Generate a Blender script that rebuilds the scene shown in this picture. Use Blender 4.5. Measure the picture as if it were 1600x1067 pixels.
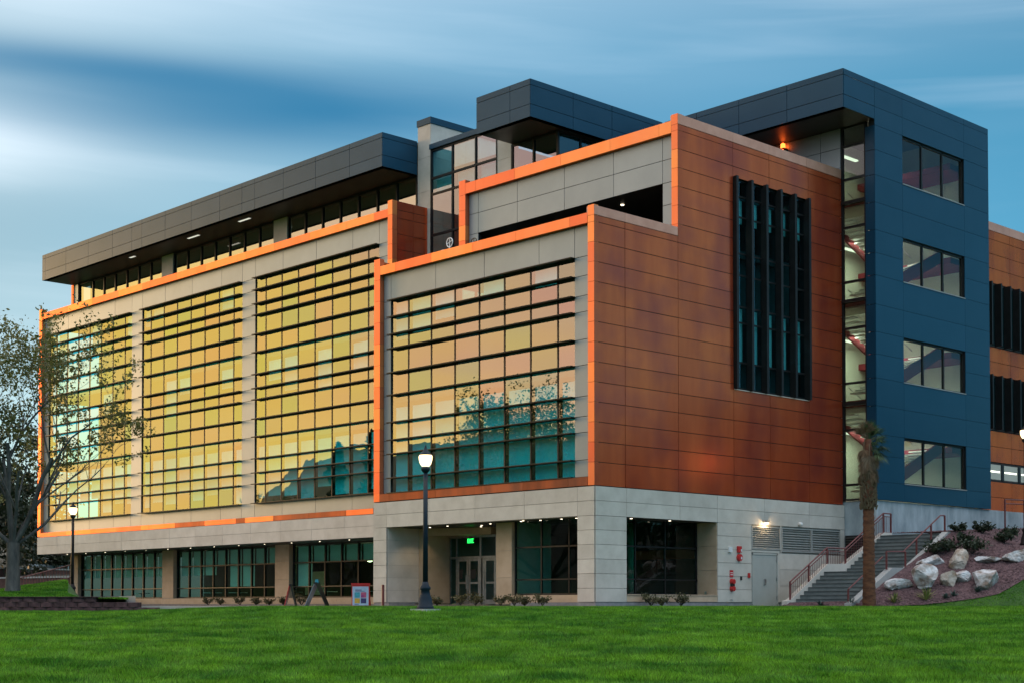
import bpy, math, random
import numpy as np
from mathutils import Vector, Matrix

R_ = math.radians
scene = bpy.context.scene
for o in list(bpy.data.objects):
    bpy.data.objects.remove(o)
COL = scene.collection

# ------------------------------------------------------------------ camera
CAM = Vector((38.869, -41.151, 0.0))
YAW = 0.811848
cd = bpy.data.cameras.new('camera')
cd.sensor_width = 36.0
cd.lens = 2352.64 / 1600 * 36.0
cd.shift_y = 0.2168
cd.clip_start = 0.3
cd.clip_end = 6000
cam = bpy.data.objects.new('camera', cd)
cam.location = CAM
cam.rotation_euler = (math.pi / 2 + 0.0270127, 0, YAW)
COL.objects.link(cam)
scene.camera = cam
FH = Vector((-math.sin(YAW), math.cos(YAW), 0))      # level forward
RH = Vector((math.cos(YAW), math.sin(YAW), 0))       # level right


def view(px, depth, z=0.0):
    """plan position on the sight line of photo column px at that depth (site survey helper)"""
    p = CAM + FH * depth + RH * ((px - 800) / 2352.64 * depth)
    return Vector((p.x, p.y, z))


# ------------------------------------------------------------------ sky
SUN_AZ = Vector((-0.985, -0.17, 0)).normalized()
SUN_EL = R_(5.0)
w = bpy.data.worlds.new('World')
scene.world = w
w.use_nodes = True
nt = w.node_tree
N, L = nt.nodes, nt.links
for n in list(N):
    N.remove(n)


def nd(tree, typ, **kw):
    n = tree.nodes.new(typ)
    for k, v in kw.items():
        if k.startswith('i_'):
            n.inputs[k[2:].replace('_', ' ')].default_value = v
        elif k.startswith('n_'):
            n.inputs[int(k[2:])].default_value = v
        else:
            setattr(n, k, v)
    return n


def math_node(tree, op, a, b=None, clamp=False):
    n = tree.nodes.new('ShaderNodeMath')
    n.operation = op
    n.use_clamp = clamp
    for i, v in enumerate((a, b)):
        if v is None:
            continue
        if isinstance(v, (int, float)):
            n.inputs[i].default_value = v
        else:
            tree.links.new(v, n.inputs[i])
    return n.outputs[0]


sky = nd(nt, 'ShaderNodeTexSky', sky_type='NISHITA', sun_disc=False)
sky.sun_elevation = SUN_EL
sky.sun_rotation = math.atan2(SUN_AZ.x, SUN_AZ.y)
sky.altitude = 800
sky.air_density = 1.0
sky.dust_density = 0.6
sky.ozone_density = 6.0
# long-exposure cloud streaks: noise stretched along the wind, over the whole dome
tc = nd(nt, 'ShaderNodeTexCoord')
mp = nd(nt, 'ShaderNodeMapping')
mp.inputs['Rotation'].default_value = (0, 0, -YAW + 0.02)
L.new(tc.outputs['Generated'], mp.inputs['Vector'])
sx = nd(nt, 'ShaderNodeSeparateXYZ')
L.new(mp.outputs[0], sx.inputs[0])
# azimuth along right axis, elevation
az = math_node(nt, 'ARCTAN2', sx.outputs[0], sx.outputs[1])
el = math_node(nt, 'ARCSINE', sx.outputs[2])
cmb = nd(nt, 'ShaderNodeCombineXYZ')
L.new(math_node(nt, 'MULTIPLY', az, 1.3), cmb.inputs[0])
L.new(math_node(nt, 'MULTIPLY', el, 9.0), cmb.inputs[1])
nz = nd(nt, 'ShaderNodeTexNoise', i_Scale=1.6, i_Detail=3.0, i_Roughness=0.45, i_Distortion=0.15)
L.new(cmb.outputs[0], nz.inputs['Vector'])
ramp = nd(nt, 'ShaderNodeValToRGB')
ramp.color_ramp.elements[0].position = 0.46
ramp.color_ramp.elements[1].position = 0.74
L.new(nz.outputs['Fac'], ramp.inputs[0])


def gauss(az0, el0, wa, we):
    a = math_node(nt, 'MULTIPLY', math_node(nt, 'SUBTRACT', az, az0), 1.0 / wa)
    e = math_node(nt, 'MULTIPLY', math_node(nt, 'SUBTRACT', el, el0), 1.0 / we)
    s = math_node(nt, 'ADD', math_node(nt, 'MULTIPLY', a, a), math_node(nt, 'MULTIPLY', e, e))
    return math_node(nt, 'EXPONENT', math_node(nt, 'MULTIPLY', s, -1.0))


cl1 = math_node(nt, 'MULTIPLY', gauss(-0.41, 0.288, 0.11, 0.028), 0.36)
cl2 = math_node(nt, 'MULTIPLY', gauss(-0.34, 0.385, 0.22, 0.034), 0.16)
cl3 = math_node(nt, 'MULTIPLY', gauss(-0.42, 0.12, 0.22, 0.08), 0.06)
cs = math_node(nt, 'ADD', math_node(nt, 'ADD', cl1, cl2), cl3)
cs = math_node(nt, 'MULTIPLY', cs, math_node(nt, 'ADD', math_node(nt, 'MULTIPLY', nz.outputs['Fac'], 1.0), 0.5))
# high thin overcast thickening upwards, streaked everywhere
high = nd(nt, 'ShaderNodeMapRange', interpolation_type='SMOOTHSTEP')
high.inputs['From Min'].default_value = 0.30
high.inputs['From Max'].default_value = 0.75
high.inputs['To Min'].default_value = 0.0
high.inputs['To Max'].default_value = 0.85
L.new(el, high.inputs['Value'])
cmb2 = nd(nt, 'ShaderNodeCombineXYZ')
L.new(math_node(nt, 'MULTIPLY', az, 1.1), cmb2.inputs[0])
L.new(math_node(nt, 'ADD', math_node(nt, 'MULTIPLY', el, 16.0), math_node(nt, 'MULTIPLY', az, 0.9)), cmb2.inputs[1])
nz2 = nd(nt, 'ShaderNodeTexNoise', i_Scale=2.2, i_Detail=4.0, i_Roughness=0.5, i_Distortion=0.3)
L.new(cmb2.outputs[0], nz2.inputs['Vector'])
strk = math_node(nt, 'MULTIPLY', math_node(nt, 'SUBTRACT', nz2.outputs['Fac'], 0.49), 0.28, clamp=True)
cs = math_node(nt, 'ADD', cs, strk)
cs = math_node(nt, 'ADD', cs, high.outputs[0])
cs = math_node(nt, 'ADD', cs, math_node(nt, 'MULTIPLY', ramp.outputs[0], 0.05), clamp=True)
hs = nd(nt, 'ShaderNodeHueSaturation', i_Hue=0.460, i_Saturation=0.90, i_Value=0.86)
L.new(sky.outputs[0], hs.inputs['Color'])
# afterglow along the western horizon (the gold seen in the windows)
glow = nd(nt, 'ShaderNodeMix', data_type='RGBA', blend_type='MIX', clamp_factor=True)
gl_f = math_node(nt, 'MULTIPLY', gauss(-1.28, 0.0, 0.72, 0.40), math_node(nt, 'ADD', math_node(nt, 'MULTIPLY', nz.outputs['Fac'], 0.6), 0.95))
L.new(gl_f, glow.inputs[0])
L.new(hs.outputs[0], glow.inputs[6])
gcol = nd(nt, 'ShaderNodeMix', data_type='RGBA')
gr = nd(nt, 'ShaderNodeMapRange', interpolation_type='SMOOTHSTEP')
gr.inputs['From Min'].default_value = -1.62
gr.inputs['From Max'].default_value = -1.32
L.new(math_node(nt, 'ADD', az, math_node(nt, 'MULTIPLY', math_node(nt, 'SUBTRACT', nz.outputs['Fac'], 0.5), 0.8)), gr.inputs['Value'])
L.new(gr.outputs[0], gcol.inputs[0])
gcol.inputs[6].default_value = (5.7, 3.6, 2.3, 1)
gcol.inputs[7].default_value = (6.4, 4.55, 1.25, 1)
L.new(gcol.outputs[2], glow.inputs[7])
veil = nd(nt, 'ShaderNodeMix', data_type='RGBA')
L.new(math_node(nt, 'MULTIPLY', gauss(-0.45, 0.26, 0.34, 0.20), 0.80), veil.inputs[0])
L.new(glow.outputs[2], veil.inputs[6])
veil.inputs[7].default_value = (0.80, 1.30, 1.62, 1)
# thin cloud lightens whatever sky lies behind it
bright = nd(nt, 'ShaderNodeMix', data_type='RGBA', blend_type='MIX')
L.new(cs, bright.inputs[0])
L.new(veil.outputs[2], bright.inputs[6])
cldcol = nd(nt, 'ShaderNodeMix', data_type='RGBA', blend_type='MIX')
cldcol.inputs[0].default_value = 0.72
L.new(veil.outputs[2], cldcol.inputs[6])
cldcol.inputs[7].default_value = (6.6, 6.7, 7.0, 1)
L.new(cldcol.outputs[2], bright.inputs[7])
# darker blue-grey cloud streak lying between the bright ones
dk = nd(nt, 'ShaderNodeMix', data_type='RGBA', blend_type='MIX')
dkf = math_node(nt, 'MULTIPLY', math_node(nt, 'ADD', gauss(-0.17, 0.314, 0.22, 0.024), math_node(nt, 'MULTIPLY', gauss(-0.30, 0.335, 0.16, 0.012), 0.6)), math_node(nt, 'ADD', math_node(nt, 'MULTIPLY', nz.outputs['Fac'], 0.9), 0.35), clamp=True)
L.new(dkf, dk.inputs[0])
L.new(bright.outputs[2], dk.inputs[6])
dk.inputs[7].default_value = (0.03, 0.55, 1.15, 1)
bg = nd(nt, 'ShaderNodeBackground', i_Strength=0.13)
L.new(dk.outputs[2], bg.inputs['Color'])
wo = nd(nt, 'ShaderNodeOutputWorld')
L.new(bg.outputs[0], wo.inputs[0])

# ------------------------------------------------------------------ sun (low, veiled)
sl = bpy.data.lights.new('sun', 'SUN')
sl.energy = 0.9
sl.angle = R_(12)
sl.color = (1.0, 0.60, 0.30)
so = bpy.data.objects.new('sun', sl)
sd = Vector((SUN_AZ.x * math.cos(SUN_EL), SUN_AZ.y * math.cos(SUN_EL), math.sin(SUN_EL)))
so.rotation_euler = (-sd).to_track_quat('-Z', 'Y').to_euler()
so.location = (-60, -60, 60)
COL.objects.link(so)

vs = scene.view_settings
vs.view_transform = 'Standard'
vs.look = 'None'
vs.exposure = 1.45
vs.gamma = 1.0
vs.use_curve_mapping = False
scene.cycles.max_bounces = 8
scene.cycles.transparent_max_bounces = 16
scene.cycles.caustics_reflective = False
scene.cycles.caustics_refractive = False
scene.cycles.sample_clamp_indirect = 6.0
scene.cycles.use_denoising = True

# ------------------------------------------------------------------ helpers
random.seed(7)


class MB:
    """collects verts and faces of ONE mesh"""
    def __init__(self):
        self.v, self.f = [], []

    def box(self, x0, x1, y0, y1, z0, z1):
        b = len(self.v)
        self.v += [(x0, y0, z0), (x1, y0, z0), (x1, y1, z0), (x0, y1, z0), (x0, y0, z1), (x1, y0, z1), (x1, y1, z1), (x0, y1, z1)]
        self.f += [(b, b + 3, b + 2, b + 1), (b + 4, b + 5, b + 6, b + 7), (b, b + 1, b + 5, b + 4), (b + 1, b + 2, b + 6, b + 5), (b + 2, b + 3, b + 7, b + 6), (b + 3, b, b + 4, b + 7)]
        return self

    def quad(self, a, b_, c, d):
        b = len(self.v)
        self.v += [tuple(a), tuple(b_), tuple(c), tuple(d)]
        self.f.append((b, b + 1, b + 2, b + 3))
        return self

    def prism(self, pts, axis, a0, a1):
        """extrude polygon pts (2-D) along axis ('x','y','z') from a0 to a1"""
        def mk(p, a):
            return {'x': (a, p[0], p[1]), 'y': (p[0], a, p[1]), 'z': (p[0], p[1], a)}[axis]
        b = len(self.v)
        n = len(pts)
        self.v += [mk(p, a0) for p in pts] + [mk(p, a1) for p in pts]
        self.f.append(tuple(range(b, b + n)))
        self.f.append(tuple(range(b + 2 * n - 1, b + n - 1, -1)))
        for i in range(n):
            j = (i + 1) % n
            self.f.append((b + i, b + n + i, b + n + j, b + j))
        return self

    def tube(self, pts, rads, seg=8, cap=True):
        pts = [Vector(p) for p in pts]
        if isinstance(rads, (int, float)):
            rads = [rads] * len(pts)
        b = len(self.v)
        up = None
        for i, p in enumerate(pts):
            t = (pts[min(i + 1, len(pts) - 1)] - pts[max(i - 1, 0)]).normalized()
            if up is None:
                ref = Vector((0, 0, 1)) if abs(t.z) < 0.9 else Vector((1, 0, 0))
                up = t.cross(ref).normalized()
            else:
                up = (up - t * up.dot(t))
                up = up.normalized() if up.length > 1e-6 else t.orthogonal().normalized()
            s = t.cross(up)
            for k in range(seg):
                a = 2 * math.pi * k / seg
                q = p + (up * math.cos(a) + s * math.sin(a)) * rads[i]
                self.v.append(tuple(q))
        for i in range(len(pts) - 1):
            for k in range(seg):
                k2 = (k + 1) % seg
                self.f.append((b + i * seg + k, b + i * seg + k2, b + (i + 1) * seg + k2, b + (i + 1) * seg + k))
        if cap:
            self.f.append(tuple(b + k for k in reversed(range(seg))))
            e = b + (len(pts) - 1) * seg
            self.f.append(tuple(e + k for k in range(seg)))
        return self

    def lathe(self, prof, cx, cy, seg=16):
        return self.tube([(cx, cy, z) for r, z in prof], [r for r, z in prof], seg)

    def build(self, name, mat, parent=None, smooth=False):
        me = bpy.data.meshes.new(name)
        me.from_pydata(self.v, [], self.f)
        me.update()
        if smooth:
            me.polygons.foreach_set('use_smooth', [True] * len(me.polygons))
        return link(name, me, mat, parent)


def link(name, me, mat, parent=None, loc=None):
    if mat is not None and not me.materials:
        me.materials.append(mat)
    o = bpy.data.objects.new(name, me)
    COL.objects.link(o)
    if loc is not None:
        o.location = loc
    if parent is not None:
        o.parent = parent
    return o


def tag(o, label=None, cat=None, group=None, kind=None):
    if label:
        o['label'] = label
    if cat:
        o['category'] = cat
    if group:
        o['group'] = group
    if kind:
        o['kind'] = kind
    return o


def empty(name, loc=(0, 0, 0)):
    o = bpy.data.objects.new(name, None)
    o.empty_display_size = 0.3
    COL.objects.link(o)
    o.location = loc
    return o


_cache = {}


def piece(name, x0, x1, y0, y1, z0, z1, mat, parent, tilt=None):
    """box piece with shared mesh data, origin at its centre"""
    d = (round(x1 - x0, 3), round(y1 - y0, 3), round(z1 - z0, 3))
    key = (d, mat.name)
    if key not in _cache:
        hx, hy, hz = d[0] / 2, d[1] / 2, d[2] / 2
        m = MB().box(-hx, hx, -hy, hy, -hz, hz)
        me = bpy.data.meshes.new(name)
        me.from_pydata(m.v, [], m.f)
        me.materials.append(mat)
        _cache[key] = me
    o = bpy.data.objects.new(name, _cache[key])
    o.location = ((x0 + x1) / 2, (y0 + y1) / 2, (z0 + z1) / 2)
    if tilt:
        o.rotation_euler = tilt
    o.parent = parent
    COL.objects.link(o)
    return o


# ------------------------------------------------------------------ materials
def new_mat(name):
    m = bpy.data.materials.new(name)
    m.use_nodes = True
    t = m.node_tree
    b = t.nodes['Principled BSDF']
    return m, t, b


def noise_mat(name, col, col2, scale=3.0, rough=0.7, metal=0.0, rnd=0.0, bump=0.0, bscale=40.0, stretch=None, detail=6.0, contrast=(0.35, 0.65), spec=0.5, rrange=0.0):
    m, t, b = new_mat(name)
    geo = nd(t, 'ShaderNodeNewGeometry')
    mpn = nd(t, 'ShaderNodeMapping')
    if stretch:
        mpn.inputs['Scale'].default_value = stretch
    t.links.new(geo.outputs['Position'], mpn.inputs[0])
    n = nd(t, 'ShaderNodeTexNoise', i_Scale=scale, i_Detail=detail, i_Roughness=0.6)
    t.links.new(mpn.outputs[0], n.inputs['Vector'])
    r = nd(t, 'ShaderNodeValToRGB')
    r.color_ramp.elements[0].position, r.color_ramp.elements[1].position = contrast
    r.color_ramp.elements[0].color = (*col, 1)
    r.color_ramp.elements[1].color = (*col2, 1)
    t.links.new(n.outputs['Fac'], r.inputs[0])
    out = r.outputs[0]
    if rnd:
        oi = nd(t, 'ShaderNodeObjectInfo')
        h = nd(t, 'ShaderNodeHueSaturation')
        v = math_node(t, 'ADD', math_node(t, 'MULTIPLY', oi.outputs['Random'], 2 * rnd), 1.0 - rnd)
        t.links.new(v, h.inputs['Value'])
        t.links.new(out, h.inputs['Color'])
        out = h.outputs[0]
    t.links.new(out, b.inputs['Base Color'])
    b.inputs['Roughness'].default_value = rough
    b.inputs['Metallic'].default_value = metal
    b.inputs['Specular IOR Level'].default_value = spec
    if rrange:
        t.links.new(math_node(t, 'ADD', math_node(t, 'MULTIPLY', n.outputs['Fac'], rrange), rough - rrange / 2), b.inputs['Roughness'])
    if bump:
        n2 = nd(t, 'ShaderNodeTexNoise', i_Scale=bscale, i_Detail=4.0)
        t.links.new(geo.outputs['Position'], n2.inputs['Vector'])
        bp = nd(t, 'ShaderNodeBump', i_Strength=bump, i_Distance=0.02)
        t.links.new(n2.outputs['Fac'], bp.inputs['Height'])
        t.links.new(bp.outputs[0], b.inputs['Normal'])
    return m


def emit_mat(name, col, strength):
    m, t, b = new_mat(name)
    b.inputs['Base Color'].default_value = (*col, 1)
    b.inputs['Emission Color'].default_value = (*col, 1)
    b.inputs['Emission Strength'].default_value = strength
    return m


def glass_mat(name, trans, refl, fac, tints=None, rough=0.0, grazing=0.3):
    """coated window glass: see-through share tinted, mirror share, rising at grazing angles"""
    m, t, b = new_mat(name)
    t.nodes.remove(b)
    out = t.nodes['Material Output']
    tr = nd(t, 'ShaderNodeBsdfTransparent', i_Color=(*trans, 1))
    gl = nd(t, 'ShaderNodeBsdfGlossy', i_Roughness=rough, i_Color=(*refl, 1))
    pg = nd(t, 'ShaderNodeNewGeometry')
    pn_ = nd(t, 'ShaderNodeTexNoise', i_Scale=0.8, i_Detail=2.0)
    t.links.new(pg.outputs['Position'], pn_.inputs['Vector'])
    pb = nd(t, 'ShaderNodeBump', i_Strength=0.16, i_Distance=0.010)
    t.links.new(pn_.outputs['Fac'], pb.inputs['Height'])
    t.links.new(pb.outputs[0], gl.inputs['Normal'])
    if tints:
        oi = nd(t, 'ShaderNodeObjectInfo')
        gi = nd(t, 'ShaderNodeNewGeometry')
        fr = math_node(t, 'FRACT', math_node(t, 'ADD', oi.outputs['Random'], gi.outputs['Random Per Island']))
        cr = nd(t, 'ShaderNodeValToRGB')
        cr.color_ramp.interpolation = 'LINEAR'
        els = cr.color_ramp.elements
        while len(els) < len(tints):
            els.new(0.5)
        for i, c in enumerate(tints):
            els[i].position = i / (len(tints) - 1)
            els[i].color = (*c, 1)
        t.links.new(fr, cr.inputs[0])
        t.links.new(cr.outputs[0], gl.inputs['Color'])
    lw = nd(t, 'ShaderNodeLayerWeight', i_Blend=0.5)
    g2 = nd(t, 'ShaderNodeNewGeometry')
    fz_ = math_node(t, 'POWER', lw.outputs['Facing'], 4.0)
    f = math_node(t, 'ADD', math_node(t, 'MULTIPLY', fz_, grazing), fac, clamp=True)
    # the second face of the thin pane lets the ray pass untinted
    f = math_node(t, 'MULTIPLY', f, math_node(t, 'SUBTRACT', 1.0, g2.outputs['Backfacing']))
    tm = nd(t, 'ShaderNodeMix', data_type='RGBA')
    t.links.new(g2.outputs['Backfacing'], tm.inputs[0])
    tm.inputs[6].default_value = (*trans, 1)
    tm.inputs[7].default_value = (1, 1, 1, 1)
    t.links.new(tm.outputs[2], tr.inputs['Color'])
    mx = nd(t, 'ShaderNodeMixShader')
    t.links.new(f, mx.inputs[0])
    t.links.new(tr.outputs[0], mx.inputs[1])
    t.links.new(gl.outputs[0], mx.inputs[2])
    t.links.new(mx.outputs[0], out.inputs[0])
    return m


def copper_mat(name, base, dark, purple, rough, rnd, purple_amt, metal=0.70, hue=0.0):
    m, t, b = new_mat(name)
    geo = nd(t, 'ShaderNodeNewGeometry')
    mpn = nd(t, 'ShaderNodeMapping')
    mpn.inputs['Scale'].default_value = (1, 1, 0.16)
    t.links.new(geo.outputs['Position'], mpn.inputs[0])
    n = nd(t, 'ShaderNodeTexNoise', i_Scale=1.1, i_Detail=5.0, i_Roughness=0.55)
    t.links.new(mpn.outputs[0], n.inputs['Vector'])
    r = nd(t, 'ShaderNodeValToRGB')
    r.color_ramp.elements[0].position, r.color_ramp.elements[1].position = 0.3, 0.72
    r.color_ramp.elements[0].color = (*dark, 1)
    r.color_ramp.elements[1].color = (*base, 1)
    t.links.new(n.outputs['Fac'], r.inputs[0])
    n3 = nd(t, 'ShaderNodeTexNoise', i_Scale=0.45, i_Detail=3.0)
    t.links.new(geo.outputs['Position'], n3.inputs['Vector'])
    pf = math_node(t, 'MULTIPLY', math_node(t, 'SUBTRACT', n3.outputs['Fac'], 0.42), purple_amt * 3.0, clamp=True)  # purple-brown patches mixed over the copper by noise
    mx = nd(t, 'ShaderNodeMix', data_type='RGBA')
    t.links.new(pf, mx.inputs[0])
    t.links.new(r.outputs[0], mx.inputs[6])
    mx.inputs[7].default_value = (*purple, 1)
    oi = nd(t, 'ShaderNodeObjectInfo')
    h = nd(t, 'ShaderNodeHueSaturation')
    t.links.new(math_node(t, 'ADD', math_node(t, 'MULTIPLY', oi.outputs['Random'], 2 * rnd), 1 - rnd), h.inputs['Value'])
    t.links.new(math_node(t, 'ADD', math_node(t, 'MULTIPLY', oi.outputs['Random'], hue), 0.5 - hue / 2), h.inputs['Hue'])
    t.links.new(mx.outputs[2], h.inputs['Color'])
    t.links.new(h.outputs[0], b.inputs['Base Color'])
    b.inputs['Metallic'].default_value = metal
    b.inputs['Specular IOR Level'].default_value = 0.3
    b.inputs['Specular Tint'].default_value = (1.0, 0.45, 0.25, 1)
    t.links.new(math_node(t, 'ADD', math_node(t, 'MULTIPLY', n.outputs['Fac'], 0.15), rough - 0.07), b.inputs['Roughness'])
    n2 = nd(t, 'ShaderNodeTexNoise', i_Scale=1.7, i_Detail=1.0)
    t.links.new(geo.outputs['Position'], n2.inputs['Vector'])
    bp = nd(t, 'ShaderNodeBump', i_Strength=0.12, i_Distance=0.02)
    t.links.new(n2.outputs['Fac'], bp.inputs['Height'])
    t.links.new(bp.outputs[0], b.inputs['Normal'])
    return m


M = {}
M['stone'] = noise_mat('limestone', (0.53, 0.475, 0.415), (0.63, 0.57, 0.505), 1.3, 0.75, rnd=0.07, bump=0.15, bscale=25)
M['stone_warm'] = noise_mat('glow_tinted_stone', (0.46, 0.33, 0.22), (0.54, 0.40, 0.28), 1.6, 0.75, rnd=0.06, bump=0.15, bscale=25)  # tan with saturation raised to carry the warm downlight glow
M['plinth'] = noise_mat('plinth_stone', (0.20, 0.20, 0.21), (0.30, 0.29, 0.29), 3.0, 0.85, bump=0.3)
M['grey'] = noise_mat('grey_metal_panel', (0.285, 0.325, 0.345), (0.32, 0.36, 0.38), 0.7, 0.42, metal=0.35, rnd=0.05, rrange=0.1)
M['char'] = noise_mat('charcoal_metal_panel', (0.006, 0.050, 0.095), (0.009, 0.057, 0.106), 0.6, 0.34, metal=0.05, rnd=0.06, rrange=0.1, spec=0.24)
M['joint'] = noise_mat('joint_backing', (0.018, 0.017, 0.017), (0.025, 0.024, 0.024), 4, 0.9)
M['mortar'] = noise_mat('stone_joint', (0.36, 0.33, 0.295), (0.40, 0.37, 0.33), 4, 0.9)
M['copper'] = copper_mat('copper_cladding', (0.96, 0.170, 0.058), (0.74, 0.112, 0.045), (0.38, 0.066, 0.064), 0.22, 0.05, 0.7)
M['copper_bright'] = copper_mat('copper_trim', (0.99, 0.30, 0.12), (0.96, 0.24, 0.08), (0.80, 0.26, 0.14), 0.36, 0.12, 0.45, 0.6, 0.018)
M['copper_old'] = copper_mat('tarnished_copper_trim', (0.42, 0.14, 0.07), (0.16, 0.08, 0.06), (0.12, 0.08, 0.07), 0.45, 0.25, 0.6)
M['copper_pale'] = noise_mat('weathered_copper_coping', (0.68, 0.29, 0.19), (0.80, 0.37, 0.25), 1.5, 0.45, metal=0.2, rnd=0.06)
M['bronze'] = noise_mat('dark_bronze_aluminium', (0.012, 0.012, 0.012), (0.018, 0.018, 0.018), 2.0, 0.5, spec=0.25)
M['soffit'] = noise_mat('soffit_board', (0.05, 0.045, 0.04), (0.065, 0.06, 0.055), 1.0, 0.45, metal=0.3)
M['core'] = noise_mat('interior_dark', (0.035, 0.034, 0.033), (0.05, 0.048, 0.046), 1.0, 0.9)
M['floor_in'] = noise_mat('interior_floor', (0.10, 0.09, 0.08), (0.13, 0.12, 0.10), 1.0, 0.5)
M['plaster'] = noise_mat('interior_plaster', (0.55, 0.56, 0.46), (0.60, 0.60, 0.50), 0.8, 0.8)
M['blind'] = noise_mat('roller_blind', (0.78, 0.80, 0.78), (0.86, 0.87, 0.85), 0.8, 0.8, rnd=0.15)
M['concrete'] = noise_mat('concrete', (0.22, 0.27, 0.30), (0.50, 0.56, 0.59), 1.2, 0.85, bump=0.3, bscale=18, stretch=(1, 1, 0.45), contrast=(0.3, 0.7), detail=9)
M['step'] = noise_mat('step_concrete', (0.15, 0.165, 0.165), (0.23, 0.245, 0.24), 1.8, 0.85, bump=0.2, detail=9)
M['walk'] = noise_mat('pale_walk_concrete', (0.38, 0.38, 0.37), (0.46, 0.45, 0.43), 1.2, 0.85, bump=0.15)
M['nosing'] = noise_mat('worn_step_edge_shadow', (0.07, 0.08, 0.08), (0.12, 0.13, 0.125), 2.5, 0.85, detail=9)  # darkened to draw the shadow line at each step edge; mottling is wear
M['rail'] = noise_mat('maroon_railing', (0.14, 0.035, 0.035), (0.19, 0.05, 0.045), 3, 0.45)
M['louver'] = noise_mat('louver_metal', (0.36, 0.35, 0.33), (0.42, 0.41, 0.39), 2, 0.5, metal=0.2)
M['door'] = noise_mat('painted_door', (0.40, 0.40, 0.37), (0.44, 0.44, 0.41), 1.5, 0.5)
M['redpaint'] = noise_mat('red_enamel', (0.45, 0.02, 0.02), (0.55, 0.03, 0.03), 3, 0.35)
M['white'] = noise_mat('white_enamel', (0.70, 0.70, 0.70), (0.78, 0.78, 0.78), 3, 0.4)
M['black'] = noise_mat('black_plastic', (0.012, 0.012, 0.012), (0.02, 0.02, 0.02), 5, 0.4)
M['steel'] = noise_mat('brushed_steel', (0.45, 0.45, 0.45), (0.6, 0.6, 0.6), 6, 0.3, metal=0.9)
M['lamp_post'] = noise_mat('blue_black_post_paint', (0.004, 0.013, 0.024), (0.007, 0.02, 0.034), 5, 0.5, spec=0.25)
M['lamp_post_dark'] = noise_mat('black_post_paint', (0.008, 0.008, 0.009), (0.012, 0.012, 0.013), 5, 0.5, spec=0.25)
M['maroon_beam'] = noise_mat('maroon_steel_beam', (0.19, 0.020, 0.032), (0.22, 0.024, 0.036), 2, 0.7, spec=0.2)
M['block'] = noise_mat('retaining_block', (0.055, 0.024, 0.026), (0.125, 0.062, 0.062), 5.0, 0.9, rnd=0.25, bump=0.8, bscale=30)
M['brickred'] = noise_mat('brown_brick_wall', (0.09, 0.045, 0.04), (0.15, 0.08, 0.07), 4.0, 0.9, rnd=0.15, bump=0.4)
M['glass'] = glass_mat('coated_glass', (0.12, 0.92, 1.0), (0.9, 0.85, 0.6), 0.31,
                       tints=[(0.98, 0.82, 0.74), (0.84, 0.95, 0.58), (0.98, 0.86, 0.70), (0.90, 0.92, 0.58), (1.0, 0.76, 0.70), (0.74, 0.94, 0.66), (0.99, 0.82, 0.76), (0.98, 0.88, 0.66)])
M['glass_pent'] = glass_mat('penthouse_glass', (0.45, 0.55, 0.5), (0.9, 0.85, 0.85), 0.42)
M['glass_court'] = glass_mat('court_glass', (0.30, 0.72, 0.74), (0.85, 0.78, 0.80), 0.30, tints=[(0.85, 0.75, 0.78), (0.8, 0.74, 0.85), (0.88, 0.8, 0.74)])
M['glass_low'] = glass_mat('ground_floor_glass', (0.42, 0.78, 0.70), (0.9, 0.9, 0.9), 0.045, grazing=0.3)
M['glass_slot'] = glass_mat('slot_glass', (0.26, 0.66, 0.70), (0.75, 0.9, 1.0), 0.10, grazing=0.3)
M['glass_tower'] = glass_mat('tower_glass', (0.66, 0.75, 0.71), (0.9, 0.95, 1.0), 0.04, grazing=0.4)
M['glass_strip'] = glass_mat('stair_strip_glass', (0.30, 0.40, 0.36), (0.9, 0.95, 1.0), 0.10, grazing=0.4)
M['bulb'] = emit_mat('lamp_globe', (1.0, 0.74, 0.40), 1.3)
M['downlight'] = emit_mat('downlight', (1.0, 0.86, 0.62), 1.6)
M['soffit_glow'] = emit_mat('soffit_reflection_glow', (0.9, 0.9, 0.75), 0.28)  # faint glow standing in for reflections on the soffit, no lamp there
M['fluor'] = emit_mat('stair_light', (1.0, 1.0, 0.80), 0.9)
M['exit'] = emit_mat('exit_green', (0.02, 1.0, 0.12), 1.4)
M['beacon'] = emit_mat('orange_beacon', (1.0, 0.13, 0.02), 2.4)
M['pendant'] = emit_mat('pendant_light', (1.0, 0.80, 0.42), 6.0)

# ------------------------------------------------------------------ terrain
LAWN_N, LAWN_EDGE = -1.62, -0.13


def s0(y):
    return min(3.1 + 0.05 * (y - 16.4), -0.12 + max(0.0, y - 9.0) * 0.425)


def hill(x, y):
    """bank of red gravel and grass right of the stair, rising to the tower"""
    return s0(y) - 0.30 * max(0.0, x - 5.2)


def lawn_z(x, y):
    s = (x - CAM.x) * FH.x + (y - CAM.y) * FH.y
    t = max(0.0, min(1.0, s / 47.0))
    e = t if t < 0.9 else 0.9 + 0.1 * (1 - (1 - (t - 0.9) / 0.1) ** 2) * 0.75 + 0.025 * (t - 0.9) / 0.1
    z = LAWN_N + (LAWN_EDGE - LAWN_N) * min(1.0, e)
    lat = ((x - CAM.x) * RH.x + (y - CAM.y) * RH.y) / max(s, 5.0)       # tangent of the sideways angle
    k = max(0.0, min(1.0, (-0.16 - lat) / 0.12))
    z -= 0.16 * k * k * (3 - 2 * k) * max(0.0, min(1.0, (t - 0.5) / 0.4))
    z += 0.03 * math.sin(x * 0.35 + 1.3) * math.sin(y * 0.31) * (1 - t * 0.8)
    return z


def ground_z(x, y):
    z = lawn_z(x, y)
    if x > 1.0 and y > 8.4:
        h = hill(x, y)
        if h > z:
            z = h
    return z


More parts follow.
